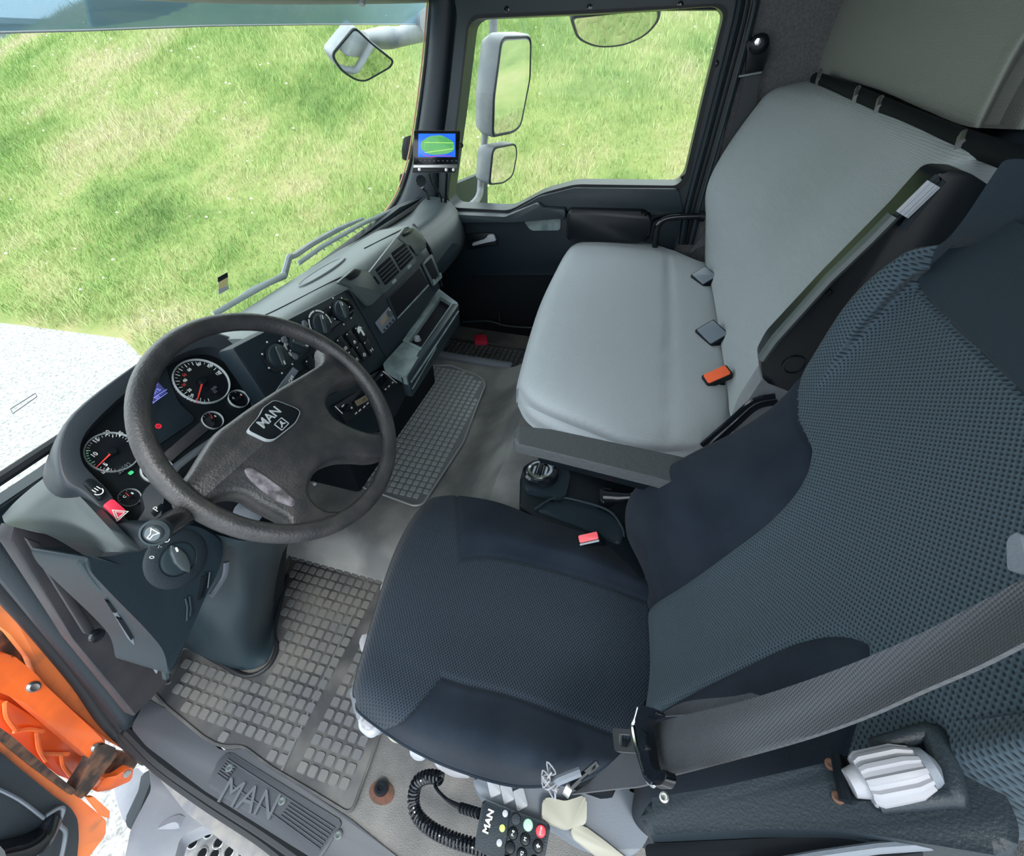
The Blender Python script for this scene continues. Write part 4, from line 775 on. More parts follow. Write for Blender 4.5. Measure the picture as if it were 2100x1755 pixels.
OP([(-20, 1430), (20, 1440), (60, 1465), (190, 1562), (165, 1605), (120, 1590), (40, 1530), (-20, 1480)], 1.07, -.02, 0, orange, 'inner_panel')
for L in (((10, 1440), (14, 1470), (35, 1500)), ((75, 1500), (80, 1535), (95, 1560)), ((125, 1545), (130, 1570), (145, 1590)), ((28, 1500), (60, 1495), (88, 1500)), ((85, 1545), (115, 1546), (140, 1546))):
    b = B(); b.tube([px(*q, Yp(1.062)) for q in L], .004, 6, smooth=4); b.o('pressed_rib', orangeL, t)
OP([(240, 1540), (262, 1545), (292, 1550), (272, 1580), (240, 1595), (212, 1592), (222, 1560)], 1.04, -.03, 0, rust, 'rusty_joint')
OP([(200, 1530), (215, 1525), (242, 1535), (235, 1560), (215, 1580), (195, 1610), (170, 1640), (150, 1625), (185, 1570)], .99, -.03, 0, rust, 'hinge_arm', .006, .008)
OP([(196, 1622), (215, 1595), (240, 1590), (266, 1572), (274, 1576), (270, 1600), (248, 1610), (225, 1620), (200, 1624)], 1.0, -.02, 0, orange, 'lower_bracket', .004, .006)
b = B(); b.lathe(yp(1.0).at(259, 1586), [(.010, 0), (.010, .003), (.006, .005), (0, .004)], 18, .8, 1.2); b.o('bracket_bolt', steel, t)
t = thing('driver_door', 'open driver door edge, orange shell with black inner panel at the lower left', 'door', px(60, 1650, Yp(1.0)))
OP([(-20, 1482), (60, 1545), (150, 1625), (180, 1650), (218, 1682), (216, 1715), (195, 1740), (160, 1790), (-20, 1790)], 1.0, -.04, 0, orangeL, 'door_shell', .004, .01)
OP([(-20, 1480), (20, 1508), (90, 1570), (150, 1618), (140, 1628), (60, 1570), (-20, 1505)], .995, 0, .010, rust, 'dirty_fold', .003)
OP([(172, 1632), (185, 1630), (218, 1660), (216, 1674), (205, 1672)], .99, 0, .012, orangeL, 'reflector_strip', .002, .003)
OP([(-20, 1525), (40, 1575), (110, 1632), (145, 1655), (160, 1680), (162, 1720), (155, 1790), (-20, 1790)], .985, -.03, 0, shell, 'inner_panel', .012, .02)
b = B(); b.tube([px(*q, Yp(.975)) for q in ((-20, 1610), (40, 1640), (90, 1678))], .003, 6, smooth=4); b.tube([px(*q, Yp(.975)) for q in ((95, 1672), (122, 1656), (130, 1662), (122, 1690), (134, 1705), (130, 1740), (118, 1790))], .004, 6, smooth=4); b.o('panel_ridge', greyd, t)
b = B(); b.tube([px(*q, Yp(.98)) for q in ((-30, 1755), (30, 1740), (80, 1715), (118, 1672))], [.05, .05, .035, .008], 14, smooth=5, ry=.02); b.o('pocket_bulge', gloss, t)
# ------------------------------------------------------------------ passenger bench
def up_uv(c): return np.stack([c[:, 0], c[:, 1]*1.0+c[:, 2]*.3], 1)
def bk_uv(c): return np.stack([c[:, 0], c[:, 2]*1.02], 1)
t = thing('passenger_bench', 'wide light grey cloth two-person bench seat beside the passenger door', 'bench seat', (1.4, 0, .1))
zz = lambda z, L: [px(u, v, Zp(z)) for u, v in L]
rows = [[px(1066, 800, Zp(.43)), px(1062, 780, Zp(.44)), px(1102, 640, Zp(.45)), px(1138, 560, Zp(.45)), px(1165, 512, Zp(.45)), px(1186, 500, Zp(.44))],
        [px(1064, 806, Zp(.49)), px(1074, 770, Zp(.535)), px(1112, 640, Zp(.54)), px(1146, 555, Zp(.54)), px(1172, 510, Zp(.54)), px(1195, 492, Zp(.52))],
        [px(1092, 845, Zp(.485)), px(1115, 800, Zp(.56)), px(1155, 650, Zp(.565)), px(1182, 570, Zp(.565)), px(1205, 520, Zp(.56)), px(1228, 489, Zp(.545))],
        [px(1182, 888, Zp(.48)), px(1205, 840, Zp(.565)), px(1245, 680, Zp(.57)), px(1270, 585, Zp(.57)), px(1290, 530, Zp(.565)), px(1300, 494, Zp(.55))],
        [px(1320, 932, Zp(.48)), px(1325, 880, Zp(.56)), px(1372, 700, Zp(.565)), px(1372, 600, Zp(.565)), px(1370, 548, Zp(.56)), px(1366, 508, Zp(.55))],
        [px(1470, 930, Zp(.48)), px(1478, 880, Zp(.55)), px(1495, 735, Zp(.55)), px(1478, 620, Zp(.55)), px(1458, 565, Zp(.55)), px(1440, 537, Zp(.54))],
        [px(1510, 925, Zp(.44)), px(1520, 870, Zp(.48)), px(1520, 735, Zp(.48)), px(1500, 620, Zp(.48)), px(1478, 565, Zp(.48)), px(1460, 530, Zp(.47))]]
D = dense(rows, 10, 10); sx = px(1372, 690, Zp(.565))[1]
for r in D:
    for k, p in enumerate(r):
        p[2] -= .006*math.exp(-((p[1]-sx)/.006)**2) if p[2] > .5 else 0
b = B(); b.sheet(D, .05, (0, 0, 1)); b.o('cushion', pcl, t, angle=80, uvf=up_uv)
b = B(); b.sheet([[px(1066, 800, Zp(.43))+V(.01, -.02, 0), px(1186, 500, Zp(.44))+V(-.02, -.02, 0)], [V(.88, -.28, .43), V(1.96, -.28, .43)]], .03, (0, 0, 1)); b.o('cushion_base', pside, t)
b = B(); b.box((.94, -.30, .12), (1.95, .12, .42), .02); b.o('seat_box', blackm, t)
nb = PL((0, 1, .25), (0, -.3, .55)); Q = lambda u, v: px(u, v, nb); X9 = lambda u, v, x=1.97: px(u, v, Xp(x))
yo = V(0, -.05, 0)
R = [[X9(1452, 545)+yo, X9(1446, 532), Q(1462, 600), Q(1478, 700), Q(1492, 800), Q(1503, 862), Q(1512, 880)+yo],
     [X9(1458, 470)+yo, X9(1447, 452), Q(1478, 540), Q(1510, 660), Q(1532, 760), Q(1545, 815), Q(1556, 830)+yo],
     [X9(1464, 400)+yo, X9(1449, 388), Q(1520, 470), Q(1575, 570), Q(1612, 655), Q(1635, 705), Q(1648, 716)+yo],
     [X9(1495, 330)+yo, X9(1482, 318), Q(1590, 380), Q(1670, 455), Q(1725, 525), Q(1755, 562), Q(1770, 572)+yo],
     [X9(1560, 238)+yo, X9(1548, 224), Q(1675, 282), Q(1770, 340), Q(1840, 395), Q(1880, 425), Q(1895, 430)+yo],
     [X9(1598, 192)+yo, X9(1588, 184), Q(1705, 218), Q(1812, 262), Q(1890, 305), Q(1935, 338), Q(1955, 342)+yo],
     [X9(1650, 172)+yo*1.6, X9(1636, 165)+yo*.6, Q(1735, 188)+yo*.6, Q(1845, 228)+yo*.6, Q(1935, 272)+yo*.6, Q(1992, 305)+yo*.6, Q(2010, 318)+yo*1.6]]
b = B(); b.sheet(dense(R, 9, 9), .05, (0, 1, .2)); b.o('backrest', pcb, t, angle=80, uvf=bk_uv)
fs = F((.79, 0, 0), (-1, 0, 0), (0, -1, 0)); SP = lambda L, c0, c1, m, n, bev=.004, r=.01, par=None: B().pp(fs, L, c0, c1, bev, r).o(n, m, par or t)
sp_ = SP([(1560, 742), (1580, 705), (1700, 580), (1850, 433), (1926, 350), (1985, 352), (2060, 400), (1960, 520), (1820, 640), (1645, 815), (1612, 800), (1565, 782)], -.05, .0, black, 'side_frame')
b = B(); b.tube([px(*q, Xp(.78)) for q in ((1562, 735), (1590, 695), (1700, 572), (1785, 490), (1832, 442))], .008, 8, ry=.012); b.o('frame_edge', midl, sp_)
b = B(); b.tube([px(*q, Xp(.78)) for q in ((1838, 445), (1925, 362), (1930, 372), (1850, 470))], .006, 6); b.o('slot_rim', shell, sp_)
A, C_ = px(1850, 440, Xp(.772)), px(1915, 377, Xp(.772)); b = B()
ax = (C_-A)/np.linalg.norm(C_-A); e1 = np.cross(ax, V(1, 0, 0)); pr = []
for k in range(40): pr.append(.0085+.0012*(1 if k % 4 < 2 else -1))
r0 = b.vs([A+e1*pr[k]*math.cos(2*math.pi*k/40)+V(1, 0, 0)*pr[k]*math.sin(2*math.pi*k/40) for k in range(40)]); r1 = b.vs([C_+e1*pr[k]*math.cos(2*math.pi*k/40)+V(1, 0, 0)*pr[k]*math.sin(2*math.pi*k/40) for k in range(40)])
b._f(r0[::-1]); b._f(r1); [b._f([r0[k], r0[(k+1) % 40], r1[(k+1) % 40], r1[k]]) for k in range(40)]; b.o('ribbed_roller', greyp, sp_)
b = B(); b.lathe(fs.at(1628, 748), [(.020, 0), (.020, .004), (.017, .004), (.016, -.001), (0, -.001)], 26); b.o('round_recess', gloss, sp_)
for u, v in ((1808, 475), (1820, 460), (1700, 600), (1596, 694)):
    b = B(); b.tube([px(u-4, v+4, Xp(.786)), px(u+4, v-4, Xp(.786))], .005, 8); b.o('frame_slot', blackm, sp_)
SP([(1500, 905), (1520, 850), (1560, 790), (1565, 782), (1640, 812), (1600, 850), (1540, 880)], -.06, -.01, pside, 'lower_side_pad', .012, .02)
b = B(); b.tube([px(*q, Xp(.765)) for q in ((1440, 912), (1500, 860), (1545, 822), (1590, 812))], .006, 8, smooth=4); b.tube([px(*q, Xp(.765)) for q in ((1450, 924), (1510, 870), (1552, 834), (1595, 824))], .006, 8, smooth=4); b.o('lever_bar', gloss, t)
# belt buckles along the bench crease
def buckle(name, label, u, v, w, h, x, cap, capn, rot, group=None, stem=((1468, 600),), z=.585):
    p = px(u, v, Zp(z)); t = thing(name, label, 'buckle', p-V(0, 0, .06), group); f = F(p, (-.35, .35, .85), (.27, -.96, 0)).sh(0, 0, 0, rot)
    b = B(); b.plate(f, rr(w, h, .006), -.018, .0, .004); b.o('housing', greyd if cap is greyp else black, t)
    b = B(); b.plate(f, rr(w*.86, h*.84, .005), .0, .003, .0015); b.o(capn, cap, t)
    b = B(); q = px(*stem[0], Zp(z-.05)); b.tube([f.p(0, 0, -.012), (f.p(0, 0, -.012)+q)/2+V(0, 0, -.01), q], [.012, .009, .007], 8, smooth=4); b.o('stem', black, t)
bg = mat('blue grey buckle', (.15, .18, .22), .35)
for u, v, st_, lb in ((1444, 565, (1464, 612), 'grey belt buckle in the bench crease, nearer the passenger door'), (1460, 681, (1484, 722), 'grey belt buckle in the bench crease, between the other grey one and the orange one')):
    buckle('belt_buckle', lb, u, v, .062, .082, 0, bg, 'release_face', .35, 'bench belt buckles', (st_,), .58)
buckle('belt_buckle', 'belt buckle with bright orange red release button in the bench crease', 1470, 768, .066, .036, 0, orangeb, 'release_button', .22, 'bench belt buckles', ((1500, 800),), .585)
# passenger shoulder belt
t = thing('passenger_belt', 'dark seat belt hanging from its upper anchor behind the passenger door', 'seat belt', px(1555, 90, Xp(2.03)))
b = B(); f = F((2.03, 0, 0), (-1, 0, 0), (0, -1, 0)); b.lathe(f.at(1556, 90), [(.030, -.02), (.030, .01), (.022, .016), (.012, .016), (0, .016)], 22, 1, .9); b.o('anchor_cover', black, t)
b = B(); b.lathe(f.at(1552, 86, .016), [(.010, 0), (.010, .008), (0, .009)], 6); b.o('anchor_bolt', chrome, t)
b = B(); b.pp(f, [(1530, 85), (1575, 80), (1580, 100), (1562, 150), (1528, 152), (1532, 110)], -.01, .008, .004, .006); b.o('belt_guide', black, t)
b = B(); b.tube([px(1515, 156, Xp(2.0)), px(1562, 148, Xp(2.0))], .004, 8); b.o('guide_pin', chrome, t)
G = [[px(u, v, Xp(x)) for u, v in r] for r, x in (([(1527, 155), (1560, 150)], 2.02), ([(1510, 230), (1545, 240)], 2.02), ([(1482, 320), (1520, 330)], 2.02), ([(1462, 410), (1492, 400)], 2.02), ([(1440, 480), (1465, 470)], 2.0), ([(1408, 520), (1448, 500)], 1.99))]
b = B(); b.sheet(dense(G, 4, 3), .004, (1, 0, 0)); b.o('strap', beltd, t)
b = B(); b.tube([px(1455, 480, Xp(2.0)), px(1412, 525, Xp(1.99))], .006, 8); b.o('lower_strap', beltd, t)
# padded panel and clip bar on the rear wall
t = thing('bunk_panel', 'grey olive upholstered panel on the cab rear wall above the bench backrest', 'panel', (1.6, -.55, 1.1))
q_ = PL((0, 1, 0), (0, -.50, 0)); Y5 = lambda u, v, o=0: px(u, v, Yp(-.50-o))
G = [[Y5(1662, 150, .03), Y5(1680, 148), Y5(1790, 180), Y5(1880, 218), Y5(1960, 252), Y5(2004, 262), Y5(2018, 258, .04)],
     [Y5(1648, 100, .03), Y5(1668, 96), Y5(1800, 110), Y5(1910, 140), Y5(2000, 172), Y5(2045, 178), Y5(2062, 172, .04)],
     [Y5(1664, 40, .03), Y5(1690, 36), Y5(1830, 30), Y5(1960, 50), Y5(2060, 70), Y5(2100, 78), Y5(2125, 72, .04)],
     [Y5(1700, -30, .03), Y5(1720, -34), Y5(1870, -60), Y5(2020, -50), Y5(2140, -30), Y5(2190, -25), Y5(2215, -30, .04)]]
b = B(); b.sheet(dense(G, 8, 7), .06, (0, 1, 0)); b.o('upholstery', bunk, t, angle=80, uvf=bk_uv)
t = thing('clip_bar', 'thin black bar with four pale metal clips across the top of the bench backrest', 'bar', (1.4, -.47, 1.11))
b = B(); b.tube([px(*q, Yp(-.46)) for q in ((1672, 160), (1755, 192), (1850, 235), (1975, 288), (2110, 335))], .014, 10, smooth=3); b.o('bar', blackm, t)
for u, v in ((1680, 156), (1757, 192), (1803, 213), (1972, 287)):
    b = B(); A = px(u+2, v-9, Yp(-.455)); C_ = px(u-3, v+11, Yp(-.445)); b.tube([A, C_], .006, 8, ry=.009); b.o('clip', steel, t)
t = thing('rear_shade_sheet', 'dark sheet standing in for shadow on the rear wall at the upper right behind the driver seat', 'shade sheet', (1.0, -.58, 1.0))
b = B(); b.sheet([[V(x, -.58+.012*math.sin(x*38), z) for x in np.linspace(.2, 1.30, 60)] for z in (.9, 1.1, 1.3, 1.55)], .01, (0, 1, 0)); b.o('cloth', headf, t, angle=80)  # dark folded sheet standing in for the shadowed panel end and rear wall
# ------------------------------------------------------------------ driver seat
t = thing('truck_seat', 'large dark navy cloth driver seat with dotted weave centre and side bolsters', 'seat', (.34, 0, .0))
xc = .335
cz = [[px(730, 1438, Zp(.30)), px(726, 1405, Zp(.31)), px(752, 1310, Zp(.31)), px(780, 1215, Zp(.31)), px(815, 1118, Zp(.31)), px(850, 1055, Zp(.31)), px(880, 1024, Zp(.30))],
      [px(736, 1456, Zp(.34)), px(742, 1400, Zp(.385)), px(766, 1310, Zp(.385)), px(795, 1215, Zp(.385)), px(833, 1115, Zp(.385)), px(866, 1050, Zp(.385)), px(893, 1019, Zp(.36))],
      [px(784, 1494, Zp(.33)), px(806, 1452, Zp(.395)), px(838, 1358, Zp(.40)), px(862, 1262, Zp(.40)), px(893, 1150, Zp(.40)), px(922, 1066, Zp(.40)), px(940, 1016, Zp(.375))],
      [px(850, 1536, Zp(.32)), px(880, 1492, Zp(.40)), px(930, 1395, Zp(.395)), px(968, 1270, Zp(.385)), px(1000, 1140, Zp(.395)), px(1012, 1085, Zp(.41)), px(1022, 1030, Zp(.38))],
      [px(940, 1576, Zp(.31)), px(985, 1522, Zp(.40)), px(1050, 1425, Zp(.385)), px(1085, 1300, Zp(.37)), px(1110, 1160, Zp(.385)), px(1112, 1115, Zp(.41)), px(1115, 1066, Zp(.38))],
      [px(1060, 1608, Zp(.31)), px(1110, 1560, Zp(.40)), px(1170, 1470, Zp(.38)), px(1215, 1340, Zp(.365)), px(1228, 1195, Zp(.38)), px(1226, 1150, Zp(.405)), px(1222, 1102, Zp(.38))],
      [px(1180, 1602, Zp(.31)), px(1240, 1570, Zp(.385)), px(1290, 1515, Zp(.37)), px(1342, 1370, Zp(.36)), px(1342, 1238, Zp(.365)), px(1330, 1195, Zp(.375)), px(1320, 1160, Zp(.36))]]
cx_ = xc
NR, NC = 30, 26; D = dense(cz, NR, NC); nr, nc = len(D), len(D[0])
def seamf(i, j):    # >0 on the smooth side bolsters
    s_, r_ = j/NC, i/NR; lim = 2.62+.30*max(0, 3-r_)*(1 if r_ < 3 else 0)
    near = 2.0-s_; far = s_-4.0; a = max(near, far); f_ = (r_-2.55-(.35*near if near > far else .3*far)*(-1)) 
    return min(a, r_-(2.75-.35*max(near, 0)))*1.0 if near > far else min(a, r_-(2.55-.3*max(far, 0)))
S_ = [[seamf(i, j) for j in range(nc)] for i in range(nr)]
for i in range(nr):
    for j in range(nc): D[i][j][2] -= .005*math.exp(-(S_[i][j]/.05)**2)
b = B(); Rv = [b.vs(r) for r in D]
for i in range(nr-1):
    for j in range(nc-1):
        s_ = (S_[i][j]+S_[i+1][j]+S_[i][j+1]+S_[i+1][j+1])/4; b.mi = 1 if s_ > 0 else 0; b._f([Rv[i][j], Rv[i][j+1], Rv[i+1][j+1], Rv[i+1][j]])
b.mi = 1; edge = [D[0][j] for j in range(nc)]+[D[i][-1] for i in range(1, nr)]+[D[-1][j] for j in range(nc-2, -1, -1)]+[D[i][0] for i in range(nr-2, 0, -1)]
ev = [Rv[0][j] for j in range(nc)]+[Rv[i][-1] for i in range(1, nr)]+[Rv[-1][j] for j in range(nc-2, -1, -1)]+[Rv[i][0] for i in range(nr-2, 0, -1)]
m_ = np.mean(edge, 0); prev = ev
for dz, k in ((-.03, .99), (-.06, .95)):
    cur = b.vs([np.array([m_[0]+(p[0]-m_[0])*k, m_[1]+(p[1]-m_[1])*k, p[2]+dz]) for p in edge])
    for i in range(len(ev)): b._f([prev[i], prev[(i+1) % len(ev)], cur[(i+1) % len(ev)], cur[i]])
    prev = cur
b.o('cushion', [wv, velour], t, angle=80, uvf=up_uv)
b = B(); b.tube([p+V(0, 0, -.008) for p in edge[::3]], .0038, 8, True); b.o('cushion_piping', velour, t)
nD = PL((0, 1, .25), (0, -.165, .385)); Q = lambda u, v: px(u, v, nD)
seam = [(1337, 1238), (1400, 1197), (1492, 1130), (1582, 1058), (1645, 975), (1672, 870), (1750, 760), (1850, 640), (1925, 560), (2060, 440)]
cre = [(1322, 1190, .60), (1284, 1085, .60), (1300, 1005, .60), (1400, 940, .60), (1522, 876, .60), (1622, 797, .60), (1738, 622, .59), (1850, 522, .56), (1952, 487, .53), (2064, 328, .50)]
G = []
for k, (s_, c_) in enumerate(zip(seam, cre)):
    P_ = Q(*s_); C_ = px(c_[0], c_[1], Xp(c_[2])); mid = (P_+C_)/2+V(.0, .012 if k < 5 else .004, .0); edge_ = C_+V(.015, -.06, -.005); back = C_+V(-.02, -.13, -.01)
    hw = P_[0]-xc; dy = C_[1]-P_[1]; ce = V(xc, P_[1]-.008, P_[2]); ns = V(xc-hw*.85, P_[1], P_[2])
    nc_ = V(max(.135-.0*k, xc-(C_[0]-xc)), P_[1]+min(dy, .05)*.6, C_[2]); nm = (ns+nc_)/2; ne = nc_+V(-.02, -.05, 0); nb_ = nc_+V(.0, -.12, 0)
    G.append([nb_, ne, nc_, nm, ns, ce, P_, mid, C_, edge_, back])
G.insert(0, [p+V(0, .0, -.05) for p in G[0]])
NR, NC = 26, 14; D = dense(G, NR, NC); nr, nc = len(D), len(D[0])
def bs(i, j):
    s_, r_ = j/NC, i/NR; far = s_-6.0; near = 4.0-s_
    a = min(max(far, near), (5.55+.35*max(far, 0))-r_) if True else 0
    if near > far: a = min(near, 5.2-r_)
    head = r_-(9.1+(s_-8)*.12) if s_ > 5 else r_-(9.0)
    head = r_-(8.75-.32*max(0, 7.6-s_)*.5)
    return a, head
Sa = [[bs(i, j) for j in range(nc)] for i in range(nr)]
for i in range(nr):
    for j in range(nc): D[i][j] = D[i][j]-V(0, 1, .2)*(.005*math.exp(-(Sa[i][j][0]/.06)**2)+.005*math.exp(-(Sa[i][j][1]/.06)**2))
b = B(); Rv = [b.vs(r) for r in D]
for i in range(nr-1):
    for j in range(nc-1):
        a = sum(Sa[p][q][0] for p in (i, i+1) for q in (j, j+1)); h_ = sum(Sa[p][q][1] for p in (i, i+1) for q in (j, j+1))
        b.mi = 2 if h_ > 0 else (1 if a > 0 else 0); b._f([Rv[i][j], Rv[i][j+1], Rv[i+1][j+1], Rv[i+1][j]])
b.mi = 1
Q2 = [b.vs([r[0], (r[0]+r[-1])/2+V(0, -.03, 0), r[-1]]) for r in D[::13]]
for A, C_ in zip(Q2, Q2[1:]):
    for k in range(2): b._f([A[k+1], A[k], C_[k], C_[k+1]])
b.o('backrest', [wvb, velour, headf], t, angle=80, uvf=bk_uv, recalc=False)
b = B(); b.box((.14, -.15, .03), (.54, .22, .29), .03); b.o('suspension_base', blackm, t)
b = B(); b.pp(F((0, 0, .30), (0, 0, 1)), [(712, 1405, .02), (722, 1440, .02), (730, 1480, .02), (765, 1500, .01), (800, 1470), (800, 1380)], -.04, .0, .008); b.o('front_shroud', greyd, t)
def lever(pts, z, m, n, c=.018, r=.012):
    b = B(); b.pp(F((0, 0, z), (0, 0, 1)), pts, -c, 0, .004, r); return b.o(n, m, t)
lv = lever([(736, 1462), (776, 1466), (782, 1490), (758, 1512), (732, 1494)], .305, greyp, 'lever_housing'); lever([(742, 1470), (764, 1472), (768, 1488), (752, 1498), (738, 1488)], .315, whitep, 'lever_button')
lever([(790, 1480), (825, 1500), (832, 1520), (800, 1518), (788, 1500)], .30, creamp, 'seat_lever'); lever([(842, 1522), (875, 1530), (870, 1555), (850, 1556), (838, 1545)], .28, greyp, 'seat_lever')
lever([(884, 1540), (930, 1562), (965, 1580), (962, 1592), (925, 1590), (890, 1568)], .29, whitep, 'seat_lever'); lever([(735, 1310, .01), (747, 1297, .01), (756, 1300), (752, 1330), (740, 1336, .01)], .30, whitep, 'front_lever'); lever([(778, 1200), (800, 1180), (800, 1200), (784, 1232)], .30, whitep, 'front_lever')
b = B(); b.pp(F((0, 0, .27), (0, 0, 1)), [(965, 1590), (1000, 1600), (1190, 1600), (1300, 1622), (1345, 1660), (1330, 1720), (1300, 1760), (1200, 1740), (1120, 1688), (980, 1632)], -.06, .0, .01, .02); b.o('side_console', greyd, t)
for i, (u, v) in enumerate(((1013, 1613), (1040, 1625), (1067, 1638))):
    b = B(); b.plate(F((0, 0, .272), (0, 0, 1), (.55, -.83, 0)).at(u, v), rr(.019, .026, .003), 0, .007, .002); b.o('seat_button', greyp, t)
b = B(); b.pp(F((0, 0, .285), (0, 0, 1)), [(1112, 1640), (1125, 1636), (1158, 1644), (1196, 1632), (1202, 1640), (1202, 1690), (1160, 1702), (1110, 1682)], -.01, .008, .004, .006); b.o('cream_switch', creamp, t)
b = B(); b.pp(F((0, 0, .275), (0, 0, 1)), [(1168, 1700), (1195, 1692), (1240, 1725), (1290, 1765), (1230, 1760), (1175, 1720)], -.01, .006, .004, .006); b.o('cream_handle', creamp, t)
# left armrest shell with knurled wheel
P3 = lambda pts, x: [px(u, v, Xp(x)) for u, v in pts]
t6 = t
nA = PL((.12, .45, .88), px(1500, 1640, Zp(.78))); fa = F(px(1500, 1640, nA), nA[0], (.2, -.8, .4))
AP = lambda L, c0, c1, m, n, bev=.004, r=.01, par=None: B().pp(fa, L, c0, c1, bev, r).o(n, m, par or t6)
t6 = AP([(1312, 1640, .02), (1480, 1612), (1700, 1562), (1782, 1540), (1905, 1503), (1990, 1545, .03), (2060, 1620, .04), (2095, 1700, .03), (2080, 1760), (1720, 1700), (1560, 1700), (1316, 1712)], -.05, .0, shell, 'armrest', .008)
AP([(1312, 1715), (1560, 1702), (1722, 1696), (1935, 1722), (1800, 1745), (1500, 1790), (1330, 1790), (1314, 1740)], -.05, -.014, blackm, 'arm_lower', .004)
b = B(); b.tube([fa.p(*fa.uv(*q), -.008) for q in ((1540, 1770), (1680, 1745), (1800, 1728), (1935, 1718))], .003, 8); b.o('arm_edge', greyd, t6)
AP([(1714, 1556), (1780, 1540), (1895, 1530), (1935, 1620), (1905, 1632), (1740, 1645), (1722, 1600)], -.001, .001, blackm, 'roller_recess', .0005)
b = B(); b.tube([fa.p(*fa.uv(*q), .004) for q in ((1790, 1536), (1900, 1508), (1918, 1520), (1950, 1625), (1935, 1640), (1800, 1655))], [.005, .006, .008, .008, .006, .005], 10, smooth=4); b.o('recess_rim', shell, t6)
b = B(); b.tube([fa.p(*fa.uv(*q), .003) for q in ((1716, 1552), (1724, 1600), (1735, 1648))], .004, 8); b.o('recess_bracket', black, t6)
A, C_ = fa.p(*fa.uv(1768, 1612), .008), fa.p(*fa.uv(1888, 1588), .008); ax = (C_-A)/np.linalg.norm(C_-A); e1 = np.cross(ax, fa.n); b = B(); n_ = 72; RR = []
for P_, k_ in ((A, .86), (A+ax*.004, 1), (C_-ax*.01, 1), (C_, .8)):
    RR.append(b.vs([P_+(e1*math.cos(2*math.pi*k/n_)+fa.n*math.sin(2*math.pi*k/n_))*(.0150+(.0010 if k % 6 < 3 else -.0008))*k_ for k in range(n_)]))
b._f(RR[0][::-1]); b._f(RR[-1])
for A_, C2 in zip(RR, RR[1:]): [b._f([A_[k], A_[(k+1) % n_], C2[(k+1) % n_], C2[k]]) for k in range(n_)]
b.o('ribbed_roller', whitep, t6, angle=30)
b = B(); b.tube([A-ax*.008, A], [.008, .010], 16); b.o('roller_hub', whitep, t6)
b = B(); b.tube([C_, C_+ax*.006, C_+ax*.010], [.0125, .011, .005], 20); b.o('roller_end', greyd, t6)
for u, v in ((1704, 1568), (1719, 1636), (1363, 1636)):
    b = B(); b.lathe(fa.at(u, v), [(.0038, -.001), (.0038, .0015), (.0025, .002), (0, .001)], 16); b.o('arm_screw', rust if u > 1500 else steel, t6)
# right armrest of the driver seat
fz6 = F((0, 0, .62), (0, 0, 1)); b = B(); b.pp(fz6, [(1057, 873, .012), (1130, 880), (1400, 938), (1460, 950), (1420, 1000), (1345, 978), (1052, 906, .012)], -.026, 0, .007); t7 = b.o('armrest', armm, t); t7['label'] = 'long flat grey armrest beside the bench'
b = B(); b.pp(F((0, 0, .56), (0, 0, 1)), [(1096, 928), (1345, 988), (1420, 1015), (1330, 1008), (1106, 948)], -.002, .03, .004); b.o('arm_lower_shell', black, t7)
# ------------------------------------------------------------------ console behind the gear area
t8 = thing('handbrake_console', 'black plastic console with round air control and small lever beside the driver seat', 'console', (.66, 0, .2))
fq = F((0, 0, .40), (0, 0, 1)); CP = lambda L, z, c, m, n, bev=.004, r=.01: B().pp(F((0, 0, z), (0, 0, 1)), L, -c, 0, bev, r).o(n, m, t8)
CP([(1066, 1038), (1066, 985), (1075, 952), (1160, 945), (1310, 1000), (1330, 1180), (1290, 1190), (1200, 1130)], .38, .22, black, 'console_body')
CP([(1074, 990), (1082, 955), (1160, 952), (1170, 975), (1160, 1018), (1148, 1020), (1076, 1004)], .395, .03, navy, 'front_cap', .006)
CP([(1095, 1045), (1140, 1022), (1240, 1042), (1275, 1080), (1278, 1120), (1180, 1075)], .385, .03, navy, 'raised_side', .010, .02)
b = B(); b.tube([px(*q, Zp(.388)) for q in ((1096, 1045), (1140, 1020), (1200, 1030), (1250, 1048), (1275, 1080), (1280, 1100))], .003, 8, smooth=4); b.tube([px(*q, Zp(.36)) for q in ((1160, 1075), (1185, 1070), (1278, 1092))], .002, 8, smooth=4); b.o('edge_ridge', midp, t8)
f = F(px(1108, 968, Zp(.405)), (.05, .1, 1)); kb = B(); kb.lathe(f, [(.045, -.01), (.042, .004), (.036, .008), (.033, .006), (.030, .004)], 36); kb = kb.o('air_control_ring', gloss, t8)
b = B(); b.lathe(f, [(.033, .004), (.031, .010), (.024, .011), (.022, .006), (0, .006)], 30); b.o('chrome_ring', chrome, kb)
b = B(); b.plate(f.sh(0, 0, .006), rr(.050, .012, .005), 0, .012, .003); b.o('control_grip', gloss, kb)
for k in range(-2, 3):
    b = B(); b.plate(f.sh(0, k*.010, .006), rr(.040-abs(k)*.006, .003, .001), 0, .004); b.o('vent_slat', black, kb)
CP([(1228, 998), (1262, 1004), (1264, 1030), (1232, 1030)], .392, .01, gloss, 'lever_gate')
b = B(); b.tube([px(1240, 1018, Zp(.41)), px(1268, 1020, Zp(.42)), px(1305, 1018, Zp(.44))], [.014, .012, .006], 14); b.o('brake_lever', gloss, t8)
b = B(); b.tube([px(1278, 1020, Zp(.43)), px(1302, 1012, Zp(.44))], .004, 10); b.o('lever_pin', chrome, t8)
p = px(1207, 1102, Zp(.42)); t9 = thing('belt_buckle', 'driver belt buckle with pinkish red button between seat cushion and black console', 'buckle', p-V(0, 0, .08))
f = F(p, (-.35, .3, .85), (.27, -.96, 0)).sh(0, 0, 0, .1); b = B(); b.plate(f, rr(.046, .022, .004), -.10, 0, .004); b.o('housing', gloss, t9)
